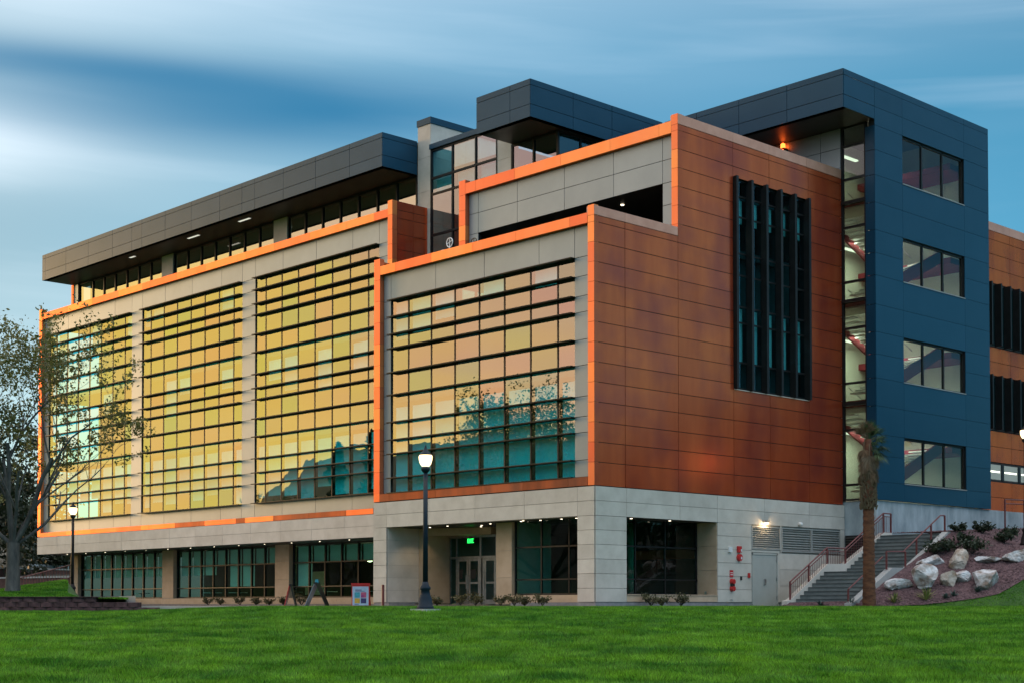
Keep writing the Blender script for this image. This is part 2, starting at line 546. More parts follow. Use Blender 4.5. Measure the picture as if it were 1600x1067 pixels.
def grid_mesh(name, xs, ys, zf, mat, keep=None):
    m = MB()
    nx, ny = len(xs), len(ys)
    for y in ys:
        for x in xs:
            m.v.append((x, y, zf(x, y)))
    for j in range(ny - 1):
        for i in range(nx - 1):
            if keep and not keep((xs[i] + xs[i + 1]) / 2, (ys[j] + ys[j + 1]) / 2):
                continue
            a = j * nx + i
            m.f.append((a, a + 1, a + nx + 1, a + nx))
    return m.build(name, mat, smooth=True)


M['soil'] = noise_mat('lawn_soil_green', (0.022, 0.070, 0.008), (0.045, 0.110, 0.014), 2.5, 0.95, detail=8)
M['gravel'] = noise_mat('red_gravel', (0.055, 0.028, 0.032), (0.17, 0.095, 0.098), 9.0, 0.95, bump=1.0, bscale=22, detail=8)
M['mulch'] = noise_mat('pale_gravel_bed', (0.13, 0.10, 0.085), (0.28, 0.22, 0.19), 10, 0.95, bump=0.8, bscale=26)
xs = [-4000, -1500, -700, -350, -200, -140] + list(np.linspace(-110, 70, 121)) + [110, 180, 300, 700, 1500, 4000]
ys = [-4000, -1500, -700, -350, -200, -120] + list(np.linspace(-90, 70, 107)) + [110, 180, 300, 700, 1500, 4000]
ground = grid_mesh('ground', xs, ys, lambda x, y: lawn_z(x, y) - 0.02 if not (-60 < x < 6.5 and 0.5 < y < 60) else -0.25, M['soil'])
tag(ground, kind='structure')


# edge of gravel against grass on the bank (plan x for each y)
EDGE = [(8.3, 4.6), (8.9, 5.6), (10.08, 6.6), (10.7, 7.33), (11.43, 8.02), (12.2, 8.68), (13.06, 9.29), (14.66, 9.55), (17, 9.7), (22, 9.9), (30, 10.2), (48, 10.5)]


def edge_x(y):
    for (y0, x0), (y1, x1) in zip(EDGE, EDGE[1:]):
        if y <= y1:
            return x0 + (x1 - x0) * max(0, (y - y0)) / (y1 - y0)
    return EDGE[-1][1]


gm = MB()
gy = list(np.linspace(8.3, 48, 150))
NU = 26
rg = random.Random(3)
for y in gy:
    xi = 1.9 if y < 9.42 else (5.26 if y < 16.9 else 1.85)
    for k in range(NU + 1):
        x = xi + (edge_x(y) - xi) * k / NU
        gm.v.append((x, y, max(hill(x, y), lawn_z(x, y)) + 0.035 + (0 if k == NU else rg.uniform(-0.02, 0.02))))
for j in range(len(gy) - 1):
    for k in range(NU):
        a = j * (NU + 1) + k
        gm.f.append((a, a + 1, a + NU + 2, a + NU + 1))
gravel_bed = gm.build('gravel_bed', M['gravel'], smooth=True)
tag(gravel_bed, kind='structure')
# grass slope beyond the gravel
gsl = MB()
for y in gy:
    for k in range(25):
        x = edge_x(y) - 0.06 + (k / 24) ** 1.3 * 16
        gsl.v.append((x, y, max(hill(x, y), lawn_z(x, y)) - 0.0 if k < 24 else lawn_z(x, y) - 0.1))
for j in range(len(gy) - 1):
    for k in range(24):
        a = j * 25 + k
        gsl.f.append((a, a + 1, a + 26, a + 25))
tag(gsl.build('grass_slope', M['soil'], smooth=True), kind='structure')
# loose stones lying on the bank
pm = MB()
for i in range(9000):
    y = rg.uniform(8.6, 24)
    xi = 5.35 if 9.3 < y < 16.9 else 2.0
    x = xi + (edge_x(y) - xi) * rg.random() ** 0.8
    z = max(hill(x, y), lawn_z(x, y)) + 0.04
    r = rg.uniform(0.025, 0.06)
    b = len(pm.v)
    a0 = rg.uniform(0, 6.28)
    for q in range(3):
        pm.v.append((x + r * math.cos(a0 + q * 2.1), y + r * math.sin(a0 + q * 2.1) * 1.2, z - 0.01))
    pm.v.append((x + rg.uniform(-.3, .3) * r, y + rg.uniform(-.3, .3) * r, z + r * rg.uniform(0.5, 1.0)))
    pm.f += [(b, b + 1, b + 3), (b + 1, b + 2, b + 3), (b + 2, b, b + 3)]
M['pebble'] = noise_mat('red_pebbles', (0.06, 0.03, 0.035), (0.24, 0.14, 0.14), 7.0, 0.95, detail=4, contrast=(0.3, 0.7))
o = pm.build('loose_gravel', M['pebble'])
tag(o, 'loose red lava gravel covering the bank beside the stair', 'gravel', kind='stuff')

# walk in front of the building and planting bed along it
wk = MB()
wk.box(-54.0, -13.6, 0.2, 4.2, -0.4, -0.075)
walk = tag(wk.build('pavement', M['walk']), kind='structure')
apron = tag(MB().box(-13.5, 1.3, -1.9, -1.1, -0.4, -0.095).build('path', M['walk']), kind='structure')
tag(MB().box(0.9, 2.1, -1.1, 9.4, -0.4, -0.09).build('side_path', M['walk']), kind='structure')
tag(MB().box(-54.0, -13.6, 4.25, 6.9, -0.4, -0.02).build('planting_bed', M['mulch']), kind='structure')
tag(MB().box(-13.2, 0.85, -1.05, 0.9, -0.4, -0.045).build('front_planting_bed', M['mulch']), kind='structure')

# ================================================================== BUILDING
B = 4.88            # main front plane (copper trim)
G = B + 0.22        # grey panels and glazing frames behind the trim
YC = 7.14           # recessed penthouse / court wall
YG = 7.0            # ground floor wall under the overhang
XT, YT = 1.78, 16.25    # stair tower: side face and left end
ROWS = [17.81, 17.14, 16.38, 15.76, 14.71, 13.73, 12.54, 11.78, 11.16, 10.11, 9.13, 7.94, 7.17, 6.56, 5.51]
ROWS4 = [13.28, 12.54, 11.78, 11.16, 10.11, 9.13, 7.94, 7.17, 6.56, 5.51, 4.86]

bld = empty('campus_building', (0, 0, -0.1))
tag(bld, 'large copper, grey and charcoal clad campus building with tall gridded windows and stair tower', 'building')
OFF = Vector((0, 0, -0.1))


def part(name, mb, mat, smooth=False, parent=None):
    o = mb.build(name, mat, smooth=smooth)
    o.parent = parent or bld
    if parent is None:
        o.matrix_parent_inverse = Matrix.Translation(-OFF)
    return o


def front_panels(par, plane, us, zs, mat, name='panel', t=0.03, gap=0.012, jitter=0.0):
    for i in range(len(us) - 1):
        for j in range(len(zs) - 1):
            u0, u1 = us[i], us[i + 1]
            z0, z1 = sorted((zs[j], zs[j + 1]))
            dj = random.uniform(-jitter, jitter)
            piece(name, u0 + gap, u1 - gap, plane + dj, plane + t + dj, z0 + gap, z1 - gap, mat, par)


def side_panels(par, plane, us, zs, mat, name='panel', t=0.03, gap=0.012, jitter=0.0):
    for i in range(len(us) - 1):
        for j in range(len(zs) - 1):
            z0, z1 = sorted((zs[j], zs[j + 1]))
            dj = random.uniform(-jitter, jitter)
            piece(name, plane - t + dj, plane + dj, us[i] + gap, us[i + 1] - gap, z0 + gap, z1 - gap, mat, par)


def split(a, b, n):
    return [a + (b - a) * i / n for i in range(n + 1)]


def lin(a, b, step):
    n = max(1, round((b - a) / step))
    return split(a, b, n)


# ---------- solid cores (unseen concrete behind the cladding) -----------
core = MB()
core.box(-55.1, -18.6, 9.0, 30.0, 4.5, 19.0)        # behind the long front
core.box(-13.0, -0.6, 6.2, 16.2, 4.5, 15.0)
core.box(-54.5, -13.6, 17.0, 17.3, -0.1, 4.4)       # ground floor back wall
core.box(-18.4, -13.3, 8.6, 16.0, 4.5, 22.0)
core.box(-12.0, -1.2, 10.0, 16.0, -0.1, 4.4)
part('inner_core', core, M['core'])
slabs = MB()
for z in (4.47, 9.07, 13.67):
    slabs.box(-55.0, -18.5, 5.55, 9.0, z - 0.2, z + 0.15)
    if z < 13:
        slabs.box(-13.0, -0.7, 0.65, 6.2, z - 0.2 + (0.35 if z < 5 else 0), z + 0.15 + (0.2 if z < 5 else 0))
slabs.box(-55.0, -18.5, 5.3, 9.0, 18.3, 18.7)
part('floor_slab', slabs, M['floor_in'])
part('ground_floor_slab', MB().box(-54.9, -13.5, 7.25, 17.0, -0.3, -0.02).box(-13.2, -0.9, 1.05, 10.0, -0.3, -0.03), M['floor_in'])
part('ground_floor_ceiling', MB().box(-55.0, -13.45, 7.3, 17.0, 3.36, 3.5).box(-13.3, -1.05, 1.3, 10.0, 3.40, 3.5), M['core'])

# ---------- stone base ------------------------------------------------
sb = part('stone_base', MB().box(-13.30, -12.45, 0.06, 6.5, 0.05, 4.45).box(-0.89, -0.03, 0.06, 1.66, 0.05, 3.34)
          .box(-12.45, -0.03, 0.06, 0.95, 3.40, 4.45).box(-1.2, -0.03, 0.95, 1.66, 3.40, 4.45), M['mortar'])
S_ = M['stone']
zc = [0.1, 0.62, 1.17, 1.72, 2.27, 2.82, 3.36]
front_panels(sb, -0.02, [-13.36, -12.45], zc, S_, gap=0.007, jitter=0.003)
front_panels(sb, -0.02, [-0.89, -0.0], zc, S_, gap=0.007, jitter=0.003)
front_panels(sb, -0.02, [-13.36, -12.45, -9.6, -6.7, -3.8, -0.89, 0.0], [3.36, 3.92, 4.47], S_, gap=0.007, jitter=0.003)
# left reveal of the porch and right reveal
side_panels(sb, -12.42, [0.03, 1.8], zc, S_, gap=0.005)
side_panels(sb, 0.05, [0.0, 1.73], zc + [3.92, 4.47], S_, gap=0.007, jitter=0.003)
ssw = part('side_stone_wall', MB().box(-1.2, -0.03, 7.28, 16.24, 0.05, 4.45).box(-1.2, -0.03, 1.70, 7.28, 3.40, 4.45)
           .box(-1.2, -0.03, 1.73, 7.26, 0.05, 0.36), M['mortar'])
side_panels(ssw, 0.05, [1.73, 4.88, 7.24, 10.4, 13.6, 16.3], [3.36, 3.92, 4.47], S_, gap=0.007, jitter=0.003)
side_panels(ssw, 0.05, [7.24, 9.50], zc, S_, gap=0.007, jitter=0.003)
side_panels(ssw, 0.05, [11.45, 13.6, 16.3], [0.1, 0.8, 1.5, 2.2], S_, gap=0.007, jitter=0.003)
side_panels(ssw, 0.05, [15.95, 16.3], [2.2, 3.36], S_)
side_panels(ssw, 0.045, [1.73, 7.24], [0.1, 0.36], M['stone_warm'])
part('window_sill', MB().box(-1.0, 0.075, 1.75, 7.22, 0.36, 0.40), M['stone_warm'], parent=ssw)
# right reveal of the side window (faces the front)
front_panels(ssw, 7.22, [-1.0, 0.02], [0.38, 1.4, 2.4, 3.36], M['stone_warm'], gap=0.006)
for bb in ((-13.34, -12.3, 0.0, 1.5, -0.3, 0.09), (-0.93, 0.03, 0.0, 1.7, -0.3, 0.09), (-0.9, 0.025, 1.71, 9.45, -0.3, 0.085), (-0.9, 0.025, 11.5, 16.2, -0.3, 0.085), (-5.6, -0.95, 0.95, 1.2, -0.3, 0.085)):
    part('plinth', MB().box(*bb), M['plinth'])
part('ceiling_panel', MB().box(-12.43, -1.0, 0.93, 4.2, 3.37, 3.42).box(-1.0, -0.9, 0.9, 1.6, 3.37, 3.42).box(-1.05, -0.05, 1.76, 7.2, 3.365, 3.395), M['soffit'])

# porch: back corner, doors, inner pier and window
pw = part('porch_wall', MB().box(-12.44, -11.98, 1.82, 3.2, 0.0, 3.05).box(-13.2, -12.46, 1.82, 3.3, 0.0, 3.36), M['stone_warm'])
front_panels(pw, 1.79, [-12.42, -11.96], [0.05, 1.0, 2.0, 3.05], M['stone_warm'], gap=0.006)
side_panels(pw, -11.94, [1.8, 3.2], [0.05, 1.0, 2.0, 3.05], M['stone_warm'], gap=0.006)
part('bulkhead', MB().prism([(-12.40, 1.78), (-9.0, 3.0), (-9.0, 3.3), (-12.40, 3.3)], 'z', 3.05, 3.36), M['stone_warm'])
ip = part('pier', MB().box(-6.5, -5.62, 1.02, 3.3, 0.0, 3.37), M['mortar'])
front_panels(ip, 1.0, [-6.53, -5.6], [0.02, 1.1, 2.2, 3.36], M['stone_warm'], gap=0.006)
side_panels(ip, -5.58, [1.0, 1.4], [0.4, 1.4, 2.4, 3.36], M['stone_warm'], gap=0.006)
ent = part('entrance', MB().box(-12.0, -6.5, 3.22, 3.30, 2.03, 2.13).box(-12.0, -6.5, 3.22, 3.30, 2.95, 3.05)
           .box(-12.0, -11.9, 3.22, 3.30, 0, 3.0).box(-11.55, -11.47, 3.22, 3.30, 0, 3.0).box(-9.98, -9.88, 3.22, 3.30, 0, 3.0)
           .box(-9.78, -9.70, 3.22, 3.30, 0, 2.1).box(-8.95, -8.87, 3.22, 3.30, 0, 3.0).box(-8.2, -8.12, 3.22, 3.30, 0, 3.0), M['steel'])
for a, b2 in ((-11.46, -10.74), (-10.71, -9.99), (-9.69, -8.96)):
    d = part('door', MB().box(a, a + 0.11, 3.235, 3.285, 0.02, 2.02).box(b2 - 0.11, b2, 3.235, 3.285, 0.02, 2.02)
             .box(a + 0.11, b2 - 0.11, 3.235, 3.285, 0.02, 0.22).box(a + 0.11, b2 - 0.11, 3.235, 3.285, 1.92, 2.02)
             .box(a + 0.11, b2 - 0.11, 3.235, 3.285, 0.92, 1.0), M['steel'])
    piece('pane', a + 0.11, b2 - 0.11, 3.25, 3.26, 0.22, 1.92, M['glass_low'], d)
    piece('handle', (b2 - 0.1 if a < -11 else a + 0.07), (b2 - 0.07 if a < -11 else a + 0.10), 3.17, 3.20, 0.7, 1.3, M['steel'], d)
for a, b2 in ((-11.9, -11.55), (-11.47, -9.98), (-9.88, -8.95), (-8.87, -8.2)):
    piece('pane', a, b2, 3.25, 3.26, 2.13, 2.95, M['glass_low'], ent)
piece('pane', -11.9, -11.55, 3.25, 3.26, 0.02, 2.03, M['glass_low'], ent)
piece('pane', -8.87, -8.2, 3.25, 3.26, 0.02, 2.03, M['glass_low'], ent)
piece('notice', -11.35, -11.1, 3.24, 3.248, 1.15, 1.55, M['black'], ent)
piece('notice', -10.6, -10.25, 3.24, 3.248, 1.15, 1.55, M['black'], ent)


def text_obj(name, body, size, loc, rot, mat, parent, ext=0.004):
    c = bpy.data.curves.new(name, 'FONT')
    c.body = body
    c.size = size
    c.extrude = ext
    c.align_x = 'CENTER'
    c.align_y = 'CENTER'
    ob = bpy.data.objects.new(name, c)
    COL.objects.link(ob)
    bpy.context.view_layer.update()
    me = bpy.data.meshes.new_from_object(ob.evaluated_get(bpy.context.evaluated_depsgraph_get()))
    bpy.data.objects.remove(ob)
    me.materials.clear()
    me.materials.append(mat)
    o = bpy.data.objects.new(name, me)
    COL.objects.link(o)
    o.location = loc
    o.rotation_euler = rot
    o.parent = parent
    return o


ex = part('exit_sign', MB().box(-10.62, -10.16, 3.06, 3.10, 2.70, 2.94), M['black'])
text_obj('exit_lettering', 'EXIT', 0.20, (-10.39, 3.05, 2.82), (math.pi / 2, 0, 0), M['exit'], ex)
piece('glow_plate', -10.60, -10.18, 3.053, 3.058, 2.715, 2.735, M['exit'], ex)

# porch window (front) and side window
fw = part('ground_window', MB().box(-5.56, -0.95, 1.14, 1.22, 0.38, 0.45).box(-5.56, -0.95, 1.14, 1.22, 0.98, 1.03).box(-5.56, -0.95, 1.14, 1.22, 2.28, 2.34)
          .box(-5.56, -5.5, 1.14, 1.22, 0.4, 3.37).box(-4.05, -4.0, 1.14, 1.22, 0.4, 3.37).box(-2.5, -2.45, 1.14, 1.22, 0.4, 3.37), M['bronze'])
for a, b2 in ((-5.5, -4.05), (-4.0, -2.5), (-2.45, -0.95)):
    for z0, z1 in ((0.45, 0.98), (1.03, 2.28), (2.34, 3.37)):
        piece('pane', a, b2, 1.17, 1.18, z0, z1, M['glass_low'], fw)
part('sill', MB().box(-5.58, -0.95, 0.97, 1.2, 0.09, 0.38), M['stone_warm'], parent=fw)
sw = part('side_ground_window', MB().box(-1.10, -1.02, 1.7, 7.24, 0.38, 0.45).box(-1.10, -1.02, 1.7, 7.24, 0.98, 1.03).box(-1.10, -1.02, 1.7, 7.24, 2.28, 2.34)
          .box(-1.10, -1.02, 7.16, 7.22, 0.4, 3.37).box(-1.10, -1.02, 5.2, 5.25, 0.4, 3.37).box(-1.10, -1.02, 3.4, 3.45, 0.4, 3.37), M['bronze'])
for a, b2 in ((1.7, 3.4), (3.45, 5.2), (5.25, 7.16)):
    for z0, z1 in ((0.45, 0.98), (1.03, 2.28), (2.34, 3.37)):
        piece('pane', -1.07, -1.06, a, b2, z0, z1, M['glass_low'], sw)
for i, (x, y) in enumerate([(-9.8, 1.2), (-8.4, 1.9), (-7.2, 1.3), (-5.0, 0.96), (-3.9, 0.98), (-4.6, 0.7), (-2.7, 0.96), (-1.9, 0.97), (-11.2, 1.4), (-9.2, 2.6)]):
    o = part('downlight', MB().lathe([(0.04, 3.355), (0.045, 3.369)], x, y, 10), M['downlight'])
for y in (2.6, 4.9):
    part('downlight', MB().lathe([(0.045, 3.345), (0.05, 3.364)], -0.5, y, 10), M['downlight'])
for x, y, e_ in ((-9.4, 2.0, 9), (-7.0, 1.6, 6), (-11.3, 1.2, 5), (-3.2, 0.75, 3)):
    ld = bpy.data.lights.new('porch_downlight', 'SPOT')
    ld.energy = e_ * 3
    ld.spot_size = R_(120)
    ld.spot_blend = 0.6
    ld.color = (1.0, 0.74, 0.45)
    ld.shadow_soft_size = 0.05
    lo = bpy.data.objects.new('porch_downlight', ld)
    lo.location = (x, y, 3.32)
    COL.objects.link(lo)
# rooms behind the two lower windows
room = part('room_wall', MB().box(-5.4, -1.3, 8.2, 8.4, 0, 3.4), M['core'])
part('column', MB().lathe([(0.16, 0), (0.16, 3.4)], -3.2, 5.6, 12), noise_mat('green_column', (0.06, 0.20, 0.14), (0.08, 0.25, 0.17), 2, 0.6), True)
part('column', MB().lathe([(0.16, 0), (0.16, 3.4)], -4.0, 3.7, 12), noise_mat('blue_column', (0.02, 0.06, 0.22), (0.03, 0.08, 0.26), 2, 0.6), True)
part('room_band', MB().box(-5.3, -1.6, 8.1, 8.2, 1.95, 2.35), noise_mat('orange_band', (0.35, 0.07, 0.02), (0.42, 0.09, 0.03), 2, 0.6))

# side door, louvres, alarms
sd_ = part('service_door', MB().box(-0.9, 0.03, 9.52, 11.43, -0.1, 0.0).box(0.0, 0.06, 9.53, 9.60, 0, 2.16).box(0.0, 0.06, 11.24, 11.31, 0, 2.16).box(0.0, 0.06, 9.53, 11.31, 2.10, 2.18)
           .box(-0.06, 0.0, 9.5, 11.45, 0, 2.3), M['door'])
piece('door_leaf', -0.01, 0.04, 9.61, 11.23, -0.05, 2.09, M['door'], sd_)
piece('door_handle', 0.04, 0.10, 10.34, 10.44, 0.85, 1.08, M['steel'], sd_)
for z in (0.25, 1.05, 1.85):
    piece('hinge', 0.035, 0.07, 11.2, 11.24, z, z + 0.12, M['steel'], sd_)
side_panels(ssw, 0.05, [11.31, 11.45], [0.1, 2.2], S_, gap=0.004)
side_panels(ssw, 0.05, [9.50, 11.45], [2.2, 2.30], S_, gap=0.004)


def louvre(y0, y1, z0, z1, n, x=0.05, mat='louver', par=None, back='joint'):
    lv = part('louver', MB().box(x - 0.14, x - 0.11, y0, y1, z0, z1), M[back], parent=par)
    fr = 0.05
    for bb in ((y0, y0 + fr, z0, z1), (y1 - fr, y1, z0, z1), (y0 + fr, y1 - fr, z1 - fr, z1), (y0 + fr, y1 - fr, z0, z0 + fr)):
        piece('frame', x - 0.10, x + 0.02, bb[0], bb[1], bb[2], bb[3], M[mat], lv)
    st = (z1 - z0 - 2 * fr) / n
    for i in range(n):
        z = z0 + fr + st * (i + 0.5)
        piece('slat', x - 0.09, x + 0.0, y0 + fr, y1 - fr, z - 0.024, z + 0.010, M[mat], lv, tilt=(0, R_(32), 0))
    return lv


louvre(9.50, 11.50, 2.32, 3.30, 10)
louvre(11.60, 13.75, 2.26, 3.30, 9)
louvre(13.77, 15.93, 2.26, 3.30, 9)
side_panels(ssw, 0.05, [11.52, 11.58], [2.2, 3.36], S_, gap=0.002)
wl = part('wall_light', MB().box(0.05, 0.22, 10.28, 10.52, 3.46, 3.56), M['steel'])
piece('lens', 0.08, 0.20, 10.31, 10.49, 3.44, 3.455, M['downlight'], wl)
ld = bpy.data.lights.new('wall_light_bulb', 'POINT')
ld.energy = 8
ld.color = (1.0, 0.72, 0.4)
ld.shadow_soft_size = 0.06
lo = bpy.data.objects.new('wall_light_bulb', ld)
lo.location = (0.22, 10.4, 3.38)
COL.objects.link(lo)
al = part('fire_alarm', MB().box(0.05, 0.13, 8.50, 8.74, 2.16, 2.42), M['redpaint'])
part('alarm_horn', MB().tube([(0.05, 8.63, 1.95), (0.16, 8.63, 1.95)], [0.16, 0.14], 12), M['redpaint'], parent=al)
piece('strobe', 0.13, 0.15, 8.66, 8.73, 2.2, 2.3, M['white'], al)
piece('strobe', 0.16, 0.175, 8.63, 8.71, 1.88, 1.98, M['white'], al)
part('sensor_box', MB().box(0.05, 0.13, 7.92, 8.12, 2.16, 2.38), M['white'])
fs = part('hose_connection', MB().box(0.05, 0.07, 8.02, 8.24, 1.14, 1.42), M['redpaint'])
piece('lettering_bar', 0.07, 0.074, 8.05, 8.21, 1.30, 1.33, M['white'], fs)
piece('lettering_bar', 0.07, 0.074, 8.05, 8.21, 1.22, 1.25, M['white'], fs)
for z in (0.66, 0.95):
    part('hose_cap', MB().tube([(0.05, 8.14, z), (0.2, 8.14, z)], [0.13, 0.10], 10), M['redpaint'], parent=fs)
piece('valve', 0.05, 0.16, 8.06, 8.22, 0.72, 0.9, M['black'], fs)
part('card_reader', MB().box(0.05, 0.08, 8.72, 8.82, 1.02, 1.18), M['black'])
ks = part('key_box', MB().box(0.05, 0.09, 9.22, 9.36, 1.12, 1.32), M['redpaint'])
part('security_camera', MB().tube([(0.05, 12.86, 3.50), (0.16, 12.86, 3.48), (0.20, 12.86, 3.42)], [0.09, 0.09, 0.04], 10), M['white'], True)
part('tap', MB().tube([(0.05, 8.1, 0.2), (0.14, 8.1, 0.2), (0.14, 8.1, 0.13)], 0.025, 6), M['steel'])
part('outlet', MB().box(-0.6, -0.5, 7.19, 7.215, 0.42, 0.54), M['steel'])

# ---------- projecting front block: copper frame, grey panels, big window ----------
CB = M['copper_bright']
fb = part('front_block_wall', MB().box(-13.3, -0.03, 0.26, 0.40, 13.3, 14.80).box(-13.3, -12.46, 0.26, 0.40, 4.55, 13.3)
          .box(-1.25, -0.03, 0.26, 0.40, 4.55, 13.3).box(-13.3, -0.03, 0.05, 0.5, 4.49, 4.55).box(-13.36, -13.3, 0.02, 4.9, 4.49, 15.0), M['joint'])
GY = M['grey']
front_panels(fb, 0.22, [-12.95, -12.46, -9.45, -6.40, -3.20, -1.25, -0.36], [13.28, 14.46], GY, jitter=0.002)
front_panels(fb, 0.22, [-12.95, -12.46], ROWS4, GY, jitter=0.002)
front_panels(fb, 0.22, [-1.25, -0.36], ROWS4, GY, jitter=0.002)
# copper: left fin, right corner strip, coping, bottom rail
front_panels(fb, 0.0, [-13.38, -12.96], [4.50, 4.86] + lin(4.86, 15.2, 0.98), CB, name='copper_strip', t=0.24, gap=0.006)
front_panels(fb, 0.0, [-0.35, -0.012], [4.50] + [19.0 - 0.757 * k for k in range(18, 5, -1)] + [14.72, 15.12], CB, name='copper_strip', t=0.24, gap=0.006)
front_panels(fb, 0.0, [-12.96, -11.9, -9.5, -6.9, -4.3, -1.3, -0.36], [14.46, 14.86], CB, name='coping', t=0.5, gap=0.006)
front_panels(fb, 0.0, [-12.96, -12.3, -9.2, -6.3, -3.9, -1.4, -0.36], [4.50, 4.84], M['copper_old'], name='bottom_rail', t=0.26, gap=0.006)
part('inner_trim', MB().box(-12.96, -0.35, 0.5, 1.0, 14.5, 14.80), M['copper_old'], parent=fb)
part('terrace_floor', MB().box(-13.2, -0.4, 0.5, 12.0, 14.6, 14.78), M['core'])
part('parapet_cap', MB().box(-13.4, -13.0, 0.25, 4.9, 15.02, 15.08).box(-0.4, -0.02, 0.3, 4.86, 15.0, 15.06), CB, parent=fb)


def window_bay(x0, cols, rows, plane, seed, singles=True):
    """one tall gridded window: frame, panes, sunshades, blinds"""
    r = random.Random(seed)
    xsb = [x0]
    for c in cols:
        xsb.append(xsb[-1] + c)
    x1 = xsb[-1]
    fr = MB()
    for i, x in enumerate(xsb):
        hw = 0.034 if 0 < i < len(xsb) - 1 else 0.045
        fr.box(x - hw, x + hw, plane + 0.030, plane + 0.10, rows[-1], rows[0])
    for z in rows:
        fr.box(x0, x1, plane + 0.026, plane + 0.09, z - 0.028, z + 0.028)
    wbay = part('window_wall', fr, M['bronze'])
    joined = MB()
    for j in range(len(rows) - 1):
        for i in range(len(cols)):
            a, b2, zb, zt = xsb[i] + 0.035, xsb[i + 1] - 0.035, rows[j + 1] + 0.029, rows[j] - 0.029
            rx, rz = r.gauss(0, 0.0022), r.gauss(0, 0.0022)
            if singles:
                piece('pane', a, b2, plane + 0.05, plane + 0.058, zb, zt, M['glass'], wbay, tilt=(rx, 0, rz))
            else:
                hx, hz = (b2 - a) / 2, (zt - zb) / 2
                joined.quad((a, plane + 0.05 - rz * hx, zb), (b2, plane + 0.05 + rz * hx, zb), (b2, plane + 0.05 + rz * hx, zt), (a, plane + 0.05 - rz * hx, zt))
    if not singles:
        jo = part('pane', joined, M['glass'], parent=wbay)
        jo['kind'] = 'stuff'
    for j, z in enumerate(rows):
        d = 0.27
        piece('sunshade', x0 - 0.02, x1 + 0.02, plane - d, plane + 0.02, z - 0.014, z + 0.014, M['bronze'], wbay)
        piece('sunshade_tube', x0 - 0.02, x1 + 0.02, plane - d + 0.02, plane - d + 0.05, z - 0.035, z - 0.016, M['bronze'], wbay)
    for i in range(len(xsb)):
        pass
    return wbay, xsb


def blinds(wbay, xsb, plane, z_top, z_full, r, chance=0.9, lo=0.35, hi=1.0):
    for i in range(len(xsb) - 1):
        if r.random() > chance:
            continue
        drop = z_top - (z_top - z_full) * r.uniform(lo, hi)
        piece('roller_blind', xsb[i] + 0.14, xsb[i + 1] - 0.10, plane + 0.16, plane + 0.172, drop, z_top, M['blind'], wbay)


C4 = [1.13] + [1.517] * 6 + [0.98]
w4, x4 = window_bay(-12.45, C4, ROWS4, 0.24, 44)
rb = random.Random(12)
blinds(w4, x4, 0.24, 8.6, 4.9, rb, 1.0, 0.995, 1.0)
blinds(w4, x4, 0.24, 13.2, 9.4, rb, 0.6, 0.15, 0.5)
CBAY = [0.93] + [1.5] * 6 + [0.93]
BAYS = [-54.55, -42.45, -30.31]
for k, x0 in enumerate(BAYS):
    wb_, xb_ = window_bay(x0, CBAY, ROWS, G + 0.02, 50 + k, singles=(k > 0))
    blinds(wb_, xb_, G + 0.02, 8.6, 5.55, rb, 0.9 if k == 2 else 0.8, 0.78 if k == 2 else 0.6, 1.0)
    blinds(wb_, xb_, G + 0.02, 13.2, 9.3, rb, 0.4, 0.15, 0.6)
    blinds(wb_, xb_, G + 0.02, 17.7, 14.0, rb, 0.4, 0.15, 0.6)

# ---------- long front: grey panels, copper coping, fins, stone band ----------
lf_ = MB()
for a, b2 in ((-55.45, -54.55), (-43.69, -42.45), (-31.59, -30.31), (-19.45, -18.2)):
    lf_.box(a, b2, G + 0.035, G + 0.3, 4.8, 18.9)
lf_.box(-55.45, -18.2, G + 0.035, G + 0.3, 17.81, 18.9).box(-55.45, -18.2, G + 0.035, G + 0.3, 4.5, 5.51)
lf = part('long_front_wall', lf_, M['joint'])
TOPX = [-55.2, -54.55, -51.9, -48.9, -45.8, -43.69, -42.45, -39.8, -36.8, -33.7, -31.59, -30.31, -27.7, -24.7, -21.6, -19.45, -18.55]
front_panels(lf, G, TOPX, [17.81, 18.95], GY, jitter=0.002)
front_panels(lf, G, TOPX, [4.76, 5.51], GY, jitter=0.002)
for a, b2 in ((-55.2, -54.55), (-43.69, -42.45), (-31.59, -30.31), (-19.45, -18.55)):
    front_panels(lf, G, [a, b2], ROWS, GY, jitter=0.002)
COPX = [-55.2, -54.2, -51.6, -48.3, -45.0, -42.1, -41.2, -38.2, -35.0, -31.8, -30.9, -28.2, -25.0, -21.8, -19.6, -18.5]
front_panels(lf, B, COPX, [18.95, 19.36], CB, name='coping', t=0.5, gap=0.006)
front_panels(lf, B, [-55.62, -55.2], lin(4.5, 19.65, 0.95), CB, name='copper_strip', t=0.3, gap=0.006)
front_panels(lf, B, [-18.52, -18.16], lin(14.7, 19.75, 0.72), CB, name='copper_strip', t=0.3, gap=0.006)
for i in range(len(COPX) - 1):
    front_panels(lf, B, COPX[i:i + 2], [4.47, 4.75], M['copper_old'] if i in (7, 9, 11, 12) else CB, name='copper_stripe', t=0.35, gap=0.006)
front_panels(lf, B, [-19.6, -18.3], [4.47, 4.75], M['copper_old'], name='copper_stripe', t=0.35, gap=0.006)
